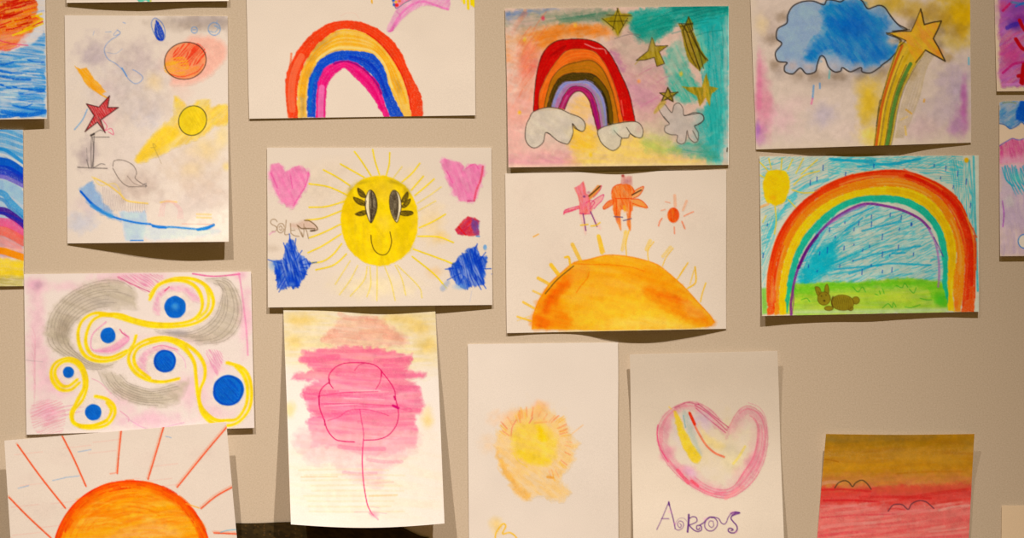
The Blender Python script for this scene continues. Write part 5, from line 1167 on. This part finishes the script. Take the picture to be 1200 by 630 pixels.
def art_dark(c):
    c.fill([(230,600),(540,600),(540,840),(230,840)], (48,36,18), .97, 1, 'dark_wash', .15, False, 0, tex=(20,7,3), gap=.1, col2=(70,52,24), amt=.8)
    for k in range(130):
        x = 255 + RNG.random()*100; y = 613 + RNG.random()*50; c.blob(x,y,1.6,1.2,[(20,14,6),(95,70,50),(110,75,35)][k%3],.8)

sheet('drawing', 'crayon drawing of an orange-red sunset over blue sea in the top left corner',
      [(-208,-45),(52,-46),(55,139),(-206,143)], [2,2], [5,5,6,5], art_sunset_sea)
sheet('drawing', 'drawing of blue, violet and orange arcs above yellow ground, just below the sunset sea drawing',
      [(-235,149),(27,152),(28,335),(-234,338)], [1.5,1.5], [3,2,2,1.5], art_waves)
sheet('drawing', 'mostly blank sheet showing only its bottom edge above the drawing with a red star',
      [(78,-262),(267,-262),(268,1),(78,3)], [1,1], [2.2,4,4.6,3.4,3.4], art_top_strip)
sheet('drawing', 'smudged upright drawing with outlined red and yellow circles, a red star and blue stroke',
      [(76,18),(267,19),(268,283),(79,285)], [1,1], [1,4.2,7.4,9,8.6], art_pastel, paper=(231,209,188))
sheet('drawing', 'drawing of blue discs wound in yellow ribbons and grey swirls on a pink ground',
      [(28,321),(294,318),(298,501),(31,509)], [1.5,1.5], [1.5,2,3,3,3], art_eyes, paper=(236,214,198))
sheet('drawing', 'drawing of a big orange half sun with red rays, lower left below the blue discs',
      [(5,516),(265,494),(283,690),(17,706)], [14,15,16], [17,16,14], art_sun_corner, power=1.0, paper=(229,207,186))
sheet('drawing', 'drawing of a tall red, yellow, blue and magenta rainbow beneath a pink wing',
      [(288,-45),(556,-45),(557,135),(292,139)], [1,1], [1.2,1,.8,1,1.6], art_rainbow_blue_pink)
sheet('drawing', 'drawing of a yellow smiling sun with long eyelashes, pink hearts and blue stars',
      [(313,173),(576,173),(577,357),(314,360)], [1.2,1.2], [3,3.5,5.5,4,2], art_happy_sun, light=1.07)
sheet('drawing', 'upright sheet with a magenta-outlined flower on pink wash, its foot curling off the wall',
      [(332,357),(510,357),(521,613),(341,614)], [1.4,1.0], [44,38,27], art_pink_flower, power=1.35, paper=(253,232,212), bow_bottom=4.5, light=1.32)
sheet('drawing', 'painting of a red rainbow on grey clouds beside gold stars in a teal sky',
      [(592,10),(854,7),(854,193),(596,196)], [1.5,1.5], [4,3.2,5,3,1.8], art_rainbow_stars)
sheet('drawing', 'drawing of a large orange half sun below a pink bird and an orange bird',
      [(592,203),(851,199),(851,385),(594,390)], [1,1], [1.6,.9,1.5,5.2,6,4,.9], art_birds_sun)
sheet('drawing', 'upright sheet with one small faded yellow and orange sun in the middle',
      [(548,403),(724,401),(725,660),(550,660)], [1.2,1.2], [1,1.5], art_fading_sun, paper=(232,211,190))
sheet('drawing', 'upright sheet with a pink heart holding a yellow stripe, violet lettering AROS beneath',
      [(738,415),(911,411),(920,672),(743,676)], [0,0], [0,0], art_heart, power=1.0, vprof=[7.5,3.5,1.5,3,6,8], paper=(231,208,182))
sheet('drawing', 'drawing of a black-outlined blue cloud and a gold star trailing a rainbow tail',
      [(879,-12),(1137,-15),(1138,167),(886,175)], [1,1], [1,3.2,6.2,6.2,2.8,1], art_cloud_star, light=.85, paper=(218,194,168))
sheet('drawing', 'drawing of a wide rainbow over a green meadow with a small brown rabbit',
      [(890,183),(1147,182),(1147,365),(893,370)], [1.5,1.5], [5.2,4,3.6,3.8,3,2.4,3], art_big_rainbow, light=.85, paper=(218,194,168))
sheet('drawing', 'purple and magenta painting with dark red twigs in the top right corner',
      [(1164,-75),(1426,-75),(1428,105),(1168,107)], [1,1], [1.8,1.8], art_violet_night, light=.68, paper=(205,178,150))
sheet('drawing', 'drawing of a blue cloud above magenta hills, at the right edge beneath the purple painting',
      [(1171,118),(1434,118),(1435,298),(1172,300)], [1.5,1.5], [2.6,2.6], art_mountain_sea, light=.68, paper=(205,178,150), top_fn=lambda u: 2.5*np.exp(-u*60))
sheet('drawing', 'upright painting of an ochre sky over a red-pink sea with two pencil birds',
      [(968,508),(1142,508),(1128,766),(946,768)], [0,0], [0,0], art_sunset_birds, power=1.0, vprof=[8.5,3,2,3,4,5], light=.85, paper=(222,196,160), bow_top=1.0)
sheet('drawing', 'blank pale sheet showing only its upper corner at the lower right',
      [(1174,592),(1352,592),(1352,850),(1172,850)], [1.5,1.5], [2,2], None, light=.72, paper=(200,170,135))
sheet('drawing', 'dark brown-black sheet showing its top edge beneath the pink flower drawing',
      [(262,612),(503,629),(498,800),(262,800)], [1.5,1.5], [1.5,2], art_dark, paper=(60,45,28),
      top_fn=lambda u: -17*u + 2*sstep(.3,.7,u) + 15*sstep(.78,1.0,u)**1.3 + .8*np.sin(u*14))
